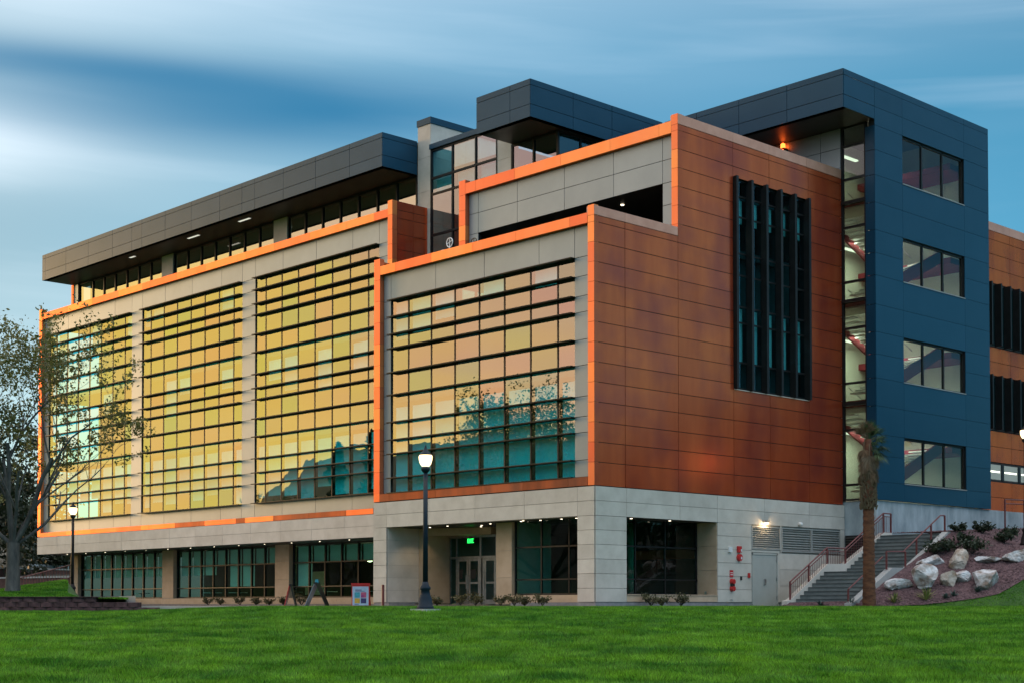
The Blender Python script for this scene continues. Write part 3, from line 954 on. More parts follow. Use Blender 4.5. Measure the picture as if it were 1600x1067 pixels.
# brown return wall towards the court
rw = part('return_wall', MB().box(-18.5, -18.19, B + 0.3, 7.1, 14.6, 19.72), M['joint'])
side_panels(rw, -18.16, [B + 0.3, 6.2, 7.12], [14.7, 15.8, 16.6, 17.36, 18.12, 18.9, 19.3, 19.74], M['copper'], t=0.03)
bd = part('stone_band', MB().box(-55.5, -13.4, B + 0.03, B + 0.5, 3.34, 4.45), M['mortar'])
front_panels(bd, B - 0.02, lin(-55.6, -13.45, 2.9), [3.32, 3.88, 4.46], S_, gap=0.007, jitter=0.003)
part('ceiling_panel', MB().box(-55.5, -13.4, B + 0.35, 7.3, 3.33, 3.38), M['soffit'])
for i in range(15):
    part('downlight', MB().lathe([(0.03, 3.315), (0.035, 3.329)], -53.6 + i * 2.55, 6.0, 8), M['downlight'])

# ---------- ground floor windows under the overhang ----------
gf = MB()
PIERS = ((-55.1, -54.05), (-43.2, -41.9), (-31.1, -29.75))
for a, b2 in PIERS:
    gf.box(a + 0.02, b2 - 0.02, YG + 0.03, YG + 0.5, 0, 3.33)
gfw = part('ground_floor_wall', gf.box(-55.0, -13.4, YG + 0.05, YG + 0.5, -0.1, 0.38), M['mortar'])
for a, b2 in PIERS:
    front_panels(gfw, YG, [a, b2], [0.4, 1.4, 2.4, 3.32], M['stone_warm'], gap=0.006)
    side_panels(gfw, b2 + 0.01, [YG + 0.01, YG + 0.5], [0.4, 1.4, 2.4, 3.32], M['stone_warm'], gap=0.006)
front_panels(gfw, YG - 0.02, lin(-55.1, -13.5, 3.0), [0.02, 0.38], M['stone_warm'], gap=0.006)
part('plinth', MB().box(-55.0, -13.5, YG - 0.01, YG + 0.4, -0.3, 0.015), M['plinth'], parent=gfw)
rgf = random.Random(5)
for k, (a, b2) in enumerate(((-54.05, -43.2), (-41.9, -31.1), (-29.75, -13.6))):
    n = 8 if k < 2 else 11
    us = split(a + 0.05, b2 - 0.05, n)
    pl = YG + 0.30
    fm = MB()
    for u in us:
        fm.box(u - 0.04, u + 0.04, pl - 0.06, pl + 0.08, 0.38, 3.33)
    for z in (0.42, 0.98, 2.3, 3.28):
        fm.box(us[0], us[-1], pl - 0.05, pl + 0.07, z - 0.035, z + 0.035)
    gwin = part('ground_window_wall', fm, M['bronze'])
    for i in range(n):
        for z0, z1 in ((0.455, 0.945), (1.015, 2.265), (2.335, 3.245)):
            piece('pane', us[i] + 0.04, us[i + 1] - 0.04, pl, pl + 0.008, z0, z1, M['glass_low'], gwin, tilt=(rgf.gauss(0, 0.002), 0, rgf.gauss(0, 0.002)))
        low = {0: 1.75, 1: 1.75 if i < 3 else (1.05 if i in (4, 5) else 2.32), 2: 2.3 if i not in (0,) else 1.0}[k]
        piece('roller_blind', us[i] + 0.10, us[i + 1] - 0.06, pl + 0.22, pl + 0.232, low, 3.2, M['blind'], gwin)
    piece('guard_rail', us[0], us[-1], pl - 0.10, pl - 0.06, 0.97, 1.01, M['soffit'], gwin)
for x, y, z in ((-34.2, 9.5, 2.25), (-26.4, 10.0, 2.35)):
    pn = part('pendant_lamp', MB().lathe([(0.06, z), (0.20, z + 0.06), (0.24, z + 0.22), (0.16, z + 0.40), (0.05, z + 0.46)], x, y, 12), M['pendant'], True)
    part('pendant_stem', MB().tube([(x, y, z + 0.46), (x, y, 3.36)], 0.015, 6), M['black'], parent=pn)
part('lit_room_panel', MB().box(-36.6, -34.6, 13.0, 13.1, 0.6, 2.0), M['plaster'])
for i, x in enumerate((-40.0, -38.3, -33.6, -28.4, -25.6, -23.2, -48.5, -46.3)):
    y = 8.6 + (i % 3) * 0.7
    part('cafe_table', MB().lathe([(0.03, 0.0), (0.03, 0.70)], x, y, 8).box(x - 0.4, x + 0.4, y - 0.4, y + 0.4, 0.70, 0.74).box(x - 0.25, x + 0.25, y - 0.25, y + 0.25, -0.02, 0.01), M['blind'])

# ---------- copper side wall ----------
CO = M['copper']
ZR = [19.0 - 0.757 * k for k in range(0, 20)]      # 19.0 ... 4.617
ZR = [z for z in ZR if z > 4.9] + [4.49]
csw = part('copper_side_wall', MB().box(-0.5, -0.045, 0.26, 4.86, 4.50, 14.95).box(-0.5, -0.045, 4.86, 8.45, 4.5, 14.6).box(-0.5, -0.045, 5.2, 8.45, 14.6, 19.2).box(-0.5, -0.045, 13.72, 16.24, 4.5, 19.2)
           .box(-0.5, -0.045, 8.45, 13.72, 17.82, 19.2).box(-0.5, -0.045, 8.45, 13.72, 4.5, 8.95), M['joint'])
zlow = [z for z in ZR if z < 14.5]
side_panels(csw, -0.012, [0.0, 1.73, 4.88], [14.72] + zlow, CO, jitter=0.004)
zall = [19.25] + ZR
side_panels(csw, -0.012, [4.88, 8.42], zall, CO, jitter=0.004)
side_panels(csw, -0.012, [13.74, 16.28], zall, CO, jitter=0.004)
side_panels(csw, -0.012, [8.42, 10.9, 13.74], [z for z in zall if z > 17.8] + [17.80], CO, jitter=0.004)
side_panels(csw, -0.012, [8.42, 10.9, 13.74], [8.97] + [z for z in ZR if z < 8.7], CO, jitter=0.004)
side_panels(csw, 0.0, [0.0, 1.73, 4.86], [14.72, 15.08], M['copper_pale'], name='coping', t=0.4, gap=0.006)
side_panels(csw, 0.0, [4.88, 8.42, 10.9, 13.6, 16.26], [19.25, 19.66], M['copper_pale'], name='coping', t=0.4, gap=0.006)

# tall slot window with fins
ys0, ys1 = 8.45, 13.71
sl_ = MB().box(-0.18, -0.13, ys0, ys1, 8.98, 9.06).box(-0.18, -0.13, ys0, ys1, 17.74, 17.80)
zsl = [17.76, 17.1, 16.23, 14.7, 13.78, 12.46, 11.79, 10.12, 9.04]
fins_y = [8.50, 9.52, 10.54, 11.56, 12.58, 13.62]
for y in fins_y:
    sl_.box(-0.19, -0.11, y - 0.04, y + 0.04, 9.0, 17.78)
for z in zsl[1:-1]:
    sl_.box(-0.18, -0.12, ys0, ys1, z - 0.035, z + 0.035)
slot = part('slot_window', sl_, M['bronze'])
for i in range(5):
    for j in range(len(zsl) - 1):
        m_ = M['glass_slot']
        piece('pane', -0.155, -0.148, fins_y[i] + 0.05, fins_y[i + 1] - 0.05, zsl[j + 1] + 0.035, zsl[j] - 0.035, m_, slot, tilt=(0, rgf.gauss(0, 0.002), rgf.gauss(0, 0.002)))
    for z0, z1 in ((16.0, 17.0), (10.2, 12.4)):
        piece('roller_blind', -0.30, -0.29, fins_y[i] + 0.18, fins_y[i + 1] - 0.16, z0, z1, M['blind'], slot)
for y in fins_y:
    piece('fin', -0.11, 0.17, y - 0.04, y + 0.04, 8.95, 17.84, M['bronze'], slot)
    piece('fin_flange', 0.15, 0.175, y - 0.075, y + 0.075, 8.96, 17.83, M['bronze'], slot)
part('slot_sill', MB().box(-0.4, 0.02, ys0, ys1, 8.93, 8.96), M['stone'], parent=slot)
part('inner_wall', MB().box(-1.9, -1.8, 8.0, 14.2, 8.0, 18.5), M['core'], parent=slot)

# ---------- upper block front with open terrace ----------
ub = part('upper_block_wall', MB().box(-12.8, -0.03, G + 0.035, G + 0.25, 17.08, 18.93).box(-12.8, -12.2, G + 0.035, G + 0.25, 14.8, 17.0)
          .box(-1.0, -0.05, G + 0.035, G + 0.25, 14.8, 17.0).box(-13.25, -12.75, B + 0.3, 7.1, 14.8, 19.5), M['joint'])
front_panels(ub, G, [-12.78, -12.15, -9.55, -6.6, -3.7, -1.0, -0.36], [17.06, 18.0, 18.95], GY, jitter=0.002)
front_panels(ub, G, [-12.78, -12.15], [14.8, 15.95, 17.06], GY)
front_panels(ub, G, [-1.0, -0.36], [14.8, 15.3, 16.15, 17.06], GY)
front_panels(ub, B, [-12.8, -12.1, -9.5, -6.6, -3.7, -1.0, -0.35], [18.95, 19.45], CB, name='coping', t=0.5, gap=0.006)
front_panels(ub, B, [-13.25, -12.8], lin(14.7, 19.62, 0.7), CB, name='copper_strip', t=0.3, gap=0.006)
front_panels(ub, B, [-0.35, -0.012], [15.1] + [z for z in reversed(ZR) if z > 15.2] + [19.25, 19.68], CB, name='copper_strip', t=0.3, gap=0.006)
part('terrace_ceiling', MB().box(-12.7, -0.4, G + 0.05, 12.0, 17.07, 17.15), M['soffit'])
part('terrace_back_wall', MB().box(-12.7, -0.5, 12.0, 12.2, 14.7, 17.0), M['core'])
part('block_roof', MB().box(-13.2, -0.3, 5.3, 16.2, 18.85, 18.95), M['core'])
for x, y in ((-4.3, 6.3), (-1.6, 8.3), (-8.5, 6.6)):
    part('downlight', MB().lathe([(0.07, 17.04), (0.08, 17.065)], x, y, 10), M['downlight'])

# ---------- penthouse with charcoal fascia ----------
CH = M['char']
ph = part('penthouse_wall', MB().box(-54.0, -19.0, YC + 0.6, YC + 0.8, 18.7, 21.6), M['core'])
pf_ = MB()
pus = [-54.35] + lin(-54.0, -43.5, 1.5)[1:] + lin(-42.2, -31.4, 1.5) + lin(-30.1, -19.0, 1.5)
for u in pus:
    pf_.box(u - 0.05, u + 0.05, YC - 0.04, YC + 0.1, 18.9, 21.55)
for z in (18.95, 19.95, 21.5):
    pf_.box(-54.35, -18.96, YC - 0.03, YC + 0.09, z - 0.05, z + 0.05)
pwin = part('penthouse_window', pf_, M['bronze'])
pj = MB()
for a, b2 in zip(pus, pus[1:]):
    if b2 - a > 2.0 or b2 - a < 0.3:
        continue
    for z0, z1 in ((19.0, 19.9), (20.0, 21.45)):
        pj.quad((a + 0.05, YC + 0.03, z0), (b2 - 0.05, YC + 0.03, z0), (b2 - 0.05, YC + 0.03, z1), (a + 0.05, YC + 0.03, z1))
po = part('pane', pj, M['glass_pent'], parent=pwin)
po['kind'] = 'stuff'
rph = random.Random(8)
for i in range(12):
    x = -53 + rph.random() * 33
    piece('roller_blind', x, x + 1.1, YC + 0.3, YC + 0.312, 18.95, 19.7, M['blind'], pwin)
for a, b2 in ((-43.5, -42.2), (-31.4, -30.1)):
    part('penthouse_pier', MB().box(a, b2, YC - 0.12, YC + 0.2, 18.8, 20.2).box(a, b2, YC - 0.12, YC + 0.2, 20.21, 21.53), M['stone'])
part('end_fin', MB().box(-55.25, -54.95, YC - 0.15, YC + 0.6, 18.8, 21.54), CB)
part('end_pier', MB().box(-54.93, -54.4, YC - 0.1, YC + 0.3, 18.8, 21.53), GY)
fz = [21.55, 22.12, 22.98, 23.26]


def fascia(name, us, side_us=None, sx=None, y=B, zs=fz, back=2.4):
    f = part(name, MB().box(us[0] + 0.02, us[-1] - 0.035, y + 0.035, y + 0.3, zs[0] + 0.01, zs[-1] - 0.02), M['joint'])
    front_panels(f, y, us, zs, CH, jitter=0.002)
    if side_us:
        part('backing', MB().box(sx - 0.3, sx - 0.035, side_us[0] + 0.3, side_us[-1], zs[0] + 0.01, zs[-1] - 0.02), M['joint'], parent=f)
        side_panels(f, sx, side_us, zs, CH, jitter=0.002)
    return f


fascia('roof_fascia', [-55.25, -54.8, -51.9, -48.9, -45.8, -43.4, -42.2, -39.5, -36.6, -33.6, -31.35, -30.1, -27.4, -24.5, -21.6, -18.97], [B, 7.12], -18.95)
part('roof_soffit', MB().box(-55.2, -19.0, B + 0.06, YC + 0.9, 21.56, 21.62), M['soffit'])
part('roof_deck', MB().box(-55.2, -19.0, B + 0.3, 30.0, 23.0, 23.2), M['core'])
part('soffit_reflection', MB().box(-45.2, -44.6, 5.7, 5.85, 21.545, 21.558), M['soffit_glow'])  # glowing strips painted in as soffit reflections
part('soffit_reflection', MB().box(-38.4, -37.2, 5.7, 5.85, 21.545, 21.558), M['soffit_glow'])
part('soffit_reflection', MB().box(-33.0, -31.9, 5.7, 5.85, 21.545, 21.558), M['soffit_glow'])

# ---------- court between long front and upper block ----------
sp = part('stair_pier', MB().box(-18.92, -17.98, YC + 0.03, 12.0, 14.7, 24.0), M['mortar'])
front_panels(sp, YC, [-18.94, -17.95], [14.8, 17.2, 19.0, 20.6, 22.3, 23.95], S_, gap=0.006)
side_panels(sp, -17.95, [YC + 0.01, 9.5, 12.0], [14.8, 17.2, 19.0, 20.6, 22.3, 23.95], S_, gap=0.006)
part('pier_cap', MB().box(-18.98, -17.91, YC - 0.04, 12.0, 23.96, 24.28), CH, parent=sp)
cw_ = MB()
cus = [-17.9, -16.3, -14.6, -13.1]
czs = [22.55, 21.15, 20.35, 18.3, 17.0, 15.6, 14.7]
for u in cus:
    cw_.box(u - 0.04, u + 0.04, YC - 0.02, YC + 0.12, 14.7, 22.6)
for z in czs:
    cw_.box(cus[0], cus[-1], YC - 0.012, YC + 0.11, z - 0.05, z + 0.05)
cw = part('court_window', cw_, M['bronze'])
for i in range(3):
    for j in range(len(czs) - 1):
        piece('pane', cus[i] + 0.04, cus[i + 1] - 0.04, YC + 0.04, YC + 0.048, czs[j + 1] + 0.05, czs[j] - 0.05, M['glass_court'], cw, tilt=(rgf.gauss(0, 0.003), 0, rgf.gauss(0, 0.003)))
    piece('roller_blind', cus[i] + 0.15, cus[i + 1] - 0.15, YC + 0.25, YC + 0.262, 20.4, 21.1, M['blind'], cw)
part('court_fascia', MB().box(-17.94, -12.1, YC - 0.1, YC + 0.4, 22.6, 22.85), CH)
cpn = part('court_pier', MB().box(-13.05, -12.12, YC + 0.03, YC + 0.5, 14.8, 22.6), M['mortar'])
front_panels(cpn, YC, [-13.08, -12.08], [14.8, 17.0, 19.4, 21.0, 22.58], S_, gap=0.006)

# mid fascia and glazed corner under it
fascia('middle_fascia', [-12.05, -9.8, -8.5], [B, 7.6, 10.2, 13.8], -8.49)
part('middle_soffit', MB().box(-12.0, -8.52, B + 0.05, 13.8, 21.56, 21.62), M['soffit'])
part('middle_roof', MB().box(-12.0, -8.6, B + 0.3, 16.0, 23.0, 23.2), M['core'])
cg_ = MB()
for u in (-12.05, -10.6, -9.05):
    cg_.box(u - 0.05, u + 0.05, YC - 0.02, YC + 0.1, 18.9, 21.56)
for y in (YC + 1.5, YC + 3.0, YC + 4.5, YC + 6.0):
    cg_.box(-9.1, -9.0, y - 0.05, y + 0.05, 18.9, 21.56)
for z in (20.3, 21.5):
    cg_.box(-12.05, -9.05, YC - 0.01, YC + 0.09, z - 0.04, z + 0.04).box(-9.09, -9.01, YC + 0.1, YC + 6, z - 0.04, z + 0.04)
cg = part('corner_window', cg_, M['bronze'])
for a, b2 in ((-12.0, -10.65), (-10.55, -9.1)):
    for z0, z1 in ((18.95, 20.26), (20.34, 21.46)):
        piece('pane', a, b2, YC + 0.04, YC + 0.048, z0, z1, M['glass_court'], cg)
for k in range(4):
    for z0, z1 in ((18.95, 20.26), (20.34, 21.46)):
        piece('pane', -9.05, -9.042, YC + 0.1 + 1.5 * k, YC + 1.45 + 1.5 * k, z0, z1, M['glass_slot'], cg)
part('corner_room', MB().box(-12.0, -11.2, YC + 3, YC + 6, 18.9, 21.5), M['plaster'], parent=cg)

# ---------- stair tower ----------
zt = 23.27
tw_ = MB()
WIN = [(19.08, 21.30), (14.60, 16.62), (10.04, 12.08), (5.44, 7.54)]
WY0, WY1 = 18.50, 23.90
tw_.box(XT - 0.3, XT - 0.035, YT + 0.02, WY0, 4.66, zt - 0.02).box(XT - 0.3, XT - 0.035, WY1, 26.18, 4.66, zt - 0.02)
zz = [4.66] + [v for z0, z1 in sorted(WIN) for v in (z0, z1)] + [zt - 0.02]
for a, b2 in zip(zz[::2], zz[1::2]):
    tw_.box(XT - 0.3, XT - 0.035, WY0, WY1, a, b2)
tw = part('stair_tower', tw_, M['joint'])
TZ = sorted(set([4.64, 5.44, 6.6, 7.54, 8.8, 10.04, 11.1, 12.08, 13.3, 14.60, 15.6, 16.62, 17.85, 19.08, 20.2, 21.30, 22.12, 22.98, zt]))
for i in range(len(TZ) - 1):
    z0, z1 = TZ[i], TZ[i + 1]
    inwin = any(a - 0.01 <= z0 and z1 <= b2 + 0.01 for a, b2 in WIN)
    for a, b2 in (((YT, WY0), (WY1, 26.2)) if inwin else ((YT, WY0), (WY0, WY1), (WY1, 26.2))):
        piece('panel', XT - 0.03, XT, a + 0.006, b2 - 0.006, z0 + 0.007, z1 - 0.007, CH, tw)
side_panels(tw, XT, [13.86, YT], fz, CH)
fascia('tower_fascia', [-8.4, -6.4, -3.9, -1.2, XT], None, None, y=13.83)
part('tower_soffit', MB().box(-8.4, XT - 0.04, 13.88, YT + 0.2, 21.56, 21.62), M['soffit'])
part('tower_roof', MB().box(-8.4, XT - 0.3, 14.1, 26.1, 23.0, 23.2), M['core'])
front_panels(tw, YT - 0.01, [XT - 0.50, XT - 0.02], TZ[:-3], CH, name='corner_panel')
rwl = part('roof_wall', MB().box(-8.4, -0.02, YT + 0.04, YT + 0.3, 18.9, 21.56), M['joint'])
front_panels(rwl, YT, [-8.4, -5.6, -2.8, -1.1, -0.02], [18.95, 19.75, 20.65, 21.55], GY)
bc = part('roof_beacon', MB().box(-3.18, -2.92, 15.95, YT, 20.95, 21.25), M['black'])
part('beacon_lens', MB().lathe([(0.10, 21.26), (0.12, 21.30), (0.11, 21.45), (0.05, 21.5)], -3.05, 16.05, 10), M['beacon'], parent=bc)
piece('beacon_plate', -3.15, -2.95, 15.94, 15.948, 20.98, 21.18, M['beacon'], bc)
for z0, z1 in WIN:
    fm = MB().box(XT - 0.20, XT - 0.10, WY0, WY1, z0, z0 + 0.07).box(XT - 0.20, XT - 0.10, WY0, WY1, z1 - 0.10, z1)
    for y in (WY0 + 0.04, WY0 + 1.8, WY0 + 3.6, WY1 - 0.05):
        fm.box(XT - 0.20, XT - 0.10, y - 0.05, y + 0.05, z0, z1)
    tf = part('tower_window', fm, M['bronze'])
    part('sill', MB().box(XT - 0.2, XT + 0.03, WY0, WY1, z0 - 0.02, z0 + 0.02), M['louver'], parent=tf)
    for a, b2 in ((WY0 + 0.09, WY0 + 1.75), (WY0 + 1.85, WY0 + 3.55), (WY0 + 3.65, WY1 - 0.1)):
        piece('pane', XT - 0.155, XT - 0.147, a, b2, z0 + 0.07, z1 - 0.1, M['glass_tower'], tf)
    part('reveal', MB().box(XT - 0.28, XT - 0.04, WY1 - 0.015, WY1 - 0.002, z0, z1).box(XT - 0.28, XT - 0.04, WY0, WY1, z1 - 0.012, z1 - 0.001), M['black'], parent=tf)
# glazed strip beside the copper wall
gz = [21.52, 20.67, 19.16, 18.11, 16.97, 14.5, 13.65, 12.41, 9.94, 9.02, 7.83, 5.37, 4.70]
gm_ = MB()
for x in (0.03, XT - 0.52):
    gm_.box(x - 0.05, x + 0.05, YT + 0.02, YT + 0.16, 4.66, 21.55)
for z in gz:
    gm_.box(0.0, XT - 0.5, YT + 0.03, YT + 0.15, z - 0.05, z + 0.05)
for z in (18.11, 13.65, 9.02):
    gm_.box(0.0, XT - 0.5, YT - 0.03, YT + 0.15, z - 0.09, z + 0.05)
gs = part('glazed_strip', gm_, M['bronze'])
for z1, z0 in zip(gz, gz[1:]):
    piece('pane', 0.08, XT - 0.57, YT + 0.08, YT + 0.088, z0 + 0.05, z1 - 0.05, M['glass_strip'], gs, tilt=(rgf.gauss(0, 0.002), 0, rgf.gauss(0, 0.002)))
# inside the tower: walls, floors, flights, lights
PLS = M['plaster']
ti = part('tower_interior', MB().box(-4.2, -4.0, YT + 0.3, 26.0, 4.5, 23.0).box(-4.0, XT - 0.35, 25.7, 25.9, 4.5, 23.0).box(-4.0, -0.15, YT + 0.35, YT + 0.5, 4.5, 21.5), PLS)
TF = [4.66, 9.2, 13.75, 18.3]
for k, z in enumerate(TF):
    part('landing', MB().box(-4.0, 1.2, YT + 0.4, 18.2, z - 0.30, z).box(-4.0, 1.2, 23.6, 25.7, z + 2.6, z + 2.9), M['maroon_beam'], parent=ti)
    part('ceiling', MB().box(-4.0, 1.2, YT + 0.4, 18.2, z - 0.36, z - 0.31), PLS, parent=ti)
    if k < 3:
        # flight rising away from the viewer, then back above it
        part('stringer', MB().prism([(18.2, z + 0.25), (18.2, z + 0.85), (23.4, z + 3.25), (23.4, z + 2.65)], 'x', 0.75, 0.85), M['maroon_beam'], parent=ti)
        part('stringer', MB().prism([(18.2, z + 4.25), (18.2, z + 4.6), (23.6, z + 2.35), (23.6, z + 2.0)], 'x', -2.2, -2.1), M['maroon_beam'], parent=ti)
        for i in range(13):
            y = 18.2 + 5.4 * i / 13
            zz_ = z + 0.5 + 2.35 * i / 13
            piece('tread', -0.9, 0.74, y, y + 0.42, zz_ + 0.06, zz_ + 0.12, M['blind'], ti)
            zz2 = z + 4.45 - 2.15 * i / 13
            piece('tread', -2.0, -0.95, y, y + 0.42, zz2 - 0.1, zz2 - 0.04, M['blind'], ti)
        rl = MB().tube([(0.8, 18.2, z + 1.05), (0.8, 23.6, z + 3.2)], 0.025, 6)
        rl.tube([(-0.95, 18.2, z + 5.4), (-0.95, 23.6, z + 3.2)], 0.025, 6)
        part('hand_rail', rl, M['steel'], parent=ti)
    part('light_fixture', MB().box(-2.6, -2.35, 17.0, 18.1, z + 3.9, z + 3.96).box(-3.4, -3.2, 19.5, 22.5, z + 3.7, z + 3.76), M['fluor'], parent=ti)
    ad = bpy.data.lights.new('stair_lamp', 'AREA')
    ad.shape = 'RECTANGLE'
    ad.size, ad.size_y = 1.2, 3.0
    ad.energy = 85 if k < 3 else 20
    ad.color = (1.0, 0.98, 0.78)
    ao = bpy.data.objects.new('stair_lamp', ad)
    ao.location = (-2.4, 21.5, z + 3.6)
    COL.objects.link(ao)
exs = part('exit_sign', MB().box(0.4, 0.8, 19.0, 19.04, 10.7, 10.9), M['black'], parent=None)
text_obj('exit_lettering', 'EXIT', 0.2, (0.6, 18.99, 10.8), (math.pi / 2, 0, 0), M['exit'], exs)

# concrete base under the tower with louvre
cb = part('concrete_base', MB().box(-3.0, XT - 0.10, YT + 0.1, 22.3, -0.3, 4.62).box(-3.0, XT - 0.10, 22.32, 36.0, -0.3, 4.62), M['concrete'])
lvd = part('base_louver', MB().box(0.1, XT - 0.25, YT + 0.02, YT + 0.09, 1.4, 3.1), M['joint'])
for i in range(14):
    z = 1.48 + i * 0.115
    piece('slat', 0.14, XT - 0.3, YT - 0.02, YT + 0.03, z - 0.02, z + 0.02, M['soffit'], lvd, tilt=(R_(35), 0, 0))

# ---------- copper wing beyond the tower ----------
fwg = part('far_wing_wall', MB().box(-6.0, -0.05, 26.3, 48.0, 4.7, 19.2), M['joint'])
fus = [26.25, 28.6, 31.6, 34.6, 37.6, 41, 44.5, 48]
for z0, z1 in ((19.2, 18.75), (18.75, 18.0), (18.0, 17.25), (17.25, 16.5), (13.2, 12.45), (12.45, 11.75), (8.9, 8.1), (8.1, 7.3), (6.3, 5.5), (5.5, 4.72)):
    side_panels(fwg, -0.012, fus, [z0, z1], CO, jitter=0.004)
side_panels(fwg, 0.0, fus, [19.2, 19.64], M['copper_pale'], name='coping', t=0.4, gap=0.006)
for z0, z1 in ((13.25, 16.45), (8.95, 11.72)):
    fwn = part('fin_window', MB().box(-0.04, -0.03, 26.3, 46, z0, z1), M['core'])
    y = 27.2
    while y < 45:
        piece('fin', -0.03, 0.36, y - 0.05, y + 0.05, z0, z1, M['bronze'], fwn)
        y += 0.95
    piece('pane', -0.03, -0.02, 26.4, 45, z0 + 0.05, z1 - 0.05, M['glass_slot'], fwn)
fst = part('strip_window', MB().box(-0.045, -0.035, 26.3, 46, 6.35, 7.25), M['core'])
for k in range(6):
    y = 28.9 + k * 1.75
    piece('frame', -0.03, 0.0, y - 0.12, y + 0.12, 6.4, 7.2, M['bronze'], fst)
    if k:
        piece('lit_tube', -0.033, -0.028, y - 1.5, y - 0.25, 6.78, 6.86, M['fluor'], fst)
        piece('lit_pane', -0.034, -0.031, y - 1.55, y - 0.15, 6.42, 7.18, M['plaster'], fst)

# ================================================================== STAIR
st = empty('outdoor_stair', (3.5, 9.5, -0.1))
tag(st, 'grey concrete outdoor stair with maroon railings climbing beside the blue tower', 'stair')


def child(name, mb, mat, root, smooth=False):
    o = mb.build(name, mat, smooth=smooth)
    o.parent = root
    o.matrix_parent_inverse = Matrix.Translation(-Vector(root.location))
    return o


X0, X1 = 2.05, 4.95


def flight(y0, y1, z0, z1, n):
    for i in range(n):
        ya = y0 + (y1 - y0) * i / n
        za = z0 + (z1 - z0) * (i + 1) / n
        child('step', MB().prism([(ya - 0.02, za - 0.045), (ya - 0.02, za), (y1, za), (y1, za - 0.5 * (z1 - z0)), (ya + 0.015, za - (z1 - z0) / n - 0.05), (ya + 0.015, za - 0.045)], 'x', X0, X1)
              if False else MB().box(X0, X1, ya, y1 + 0.02 * 0, za - (z1 - z0) / n, za), M['step'], st)
        child('nosing', MB().box(X0 + 0.02, X1 - 0.02, ya - 0.025, ya + 0.03, za - 0.035, za + 0.004), M['nosing'], st)


flight(9.55, 12.10, -0.1, 1.38, 9)
child('landing', MB().box(X0, X1, 12.10, 13.5, 0.9, 1.383), M['step'], st)
flight(13.5, 16.35, 1.38, 3.03, 10)
child('landing', MB().box(X0 - 0.25, X1 + 0.1, 16.35, 18.6, 2.0, 3.034), M['step'], st)
# cheek walls
child('cheek_wall', MB().prism([(9.2, -0.3), (9.2, 0.15), (9.5, 0.2), (12.1, 1.72), (13.4, 1.74), (16.4, 3.18), (17.0, 3.18), (17.0, -0.3)], 'x', 1.80, 2.05), M['stone'], st)
child('cheek_wall', MB().prism([(9.0, -0.3), (9.0, 0.05), (9.3, 0.12), (12.0, 1.50), (13.2, 1.52), (16.3, 3.10), (16.9, 3.10), (16.9, -0.3)], 'x', 4.95, 5.25), M['walk'], st)


def railing(x, pts, h, post_y, double, pickets):
    """pts: floor line (y, z); rails follow it at height h"""
    def zf(y):
        for (ya, za), (yb, zb) in zip(pts, pts[1:]):
            if ya <= y <= yb:
                return za + (zb - za) * (y - ya) / (yb - ya)
        return pts[-1][1] if y > pts[-1][0] else pts[0][1]
    rl = child('hand_rail', MB().tube([(x, y, z + h) for y, z in pts], 0.03, 8), M['rail'], st)
    if double:
        child('mid_rail', MB().tube([(x, y, z + h - 0.14) for y, z in pts], 0.022, 6), M['rail'], st)
        child('bottom_rail', MB().tube([(x, y, z + 0.10) for y, z in pts], 0.022, 6), M['rail'], st)
    for y in post_y:
        child('post', MB().box(x - 0.03, x + 0.03, y - 0.03, y + 0.03, zf(y) - 0.05, zf(y) + h), M['rail'], st)
    if pickets:
        y = pts[0][0] + 0.13
        while y < pts[-1][0]:
            child('picket', MB().tube([(x, y, zf(y) + 0.1), (x, y, zf(y) + h - 0.14)], 0.011, 4), M['rail'], st)
            y += 0.13


railing(2.0, [(9.5, -0.02), (12.12, 1.45), (13.45, 1.45), (16.4, 3.08), (17.0, 3.08)], 0.95, [9.5, 10.8, 12.12, 13.45, 15.0, 16.4, 17.0], True, True)
railing(4.90, [(9.35, -0.02), (11.80, 1.32)], 0.62, [9.35], False, False)
railing(5.08, [(11.80, 1.47), (13.2, 1.50)], 0.68, [11.80, 13.2], False, False)
railing(4.90, [(13.3, 1.42), (16.25, 3.05), (16.6, 3.06)], 0.75, [14.35, 15.5, 16.6], False, False)

# ramp railing of the far wing at the right edge
rr = empty('ramp_railing', (2.6, 27.2, 3.4))
tag(rr, 'maroon metal railing of the ramp beyond the blue tower', 'railing')
for k in (0, 1):
    child('hand_rail', MB().tube([(2.4, 26.4, 5.1 - 0.2 * k), (2.4, 28.3, 5.15 - 0.2 * k), (3.3, 29.8, 4.2 - 0.2 * k), (4.2, 31.4, 3.3 - 0.2 * k)], 0.03, 6), M['rail'], rr)
for x, y, z in ((2.4, 26.4, 5.1), (2.4, 28.3, 5.15), (3.3, 29.8, 4.2)):
    child('post', MB().box(x - 0.03, x + 0.03, y - 0.03, y + 0.03, 3.1, z), M['rail'], rr)

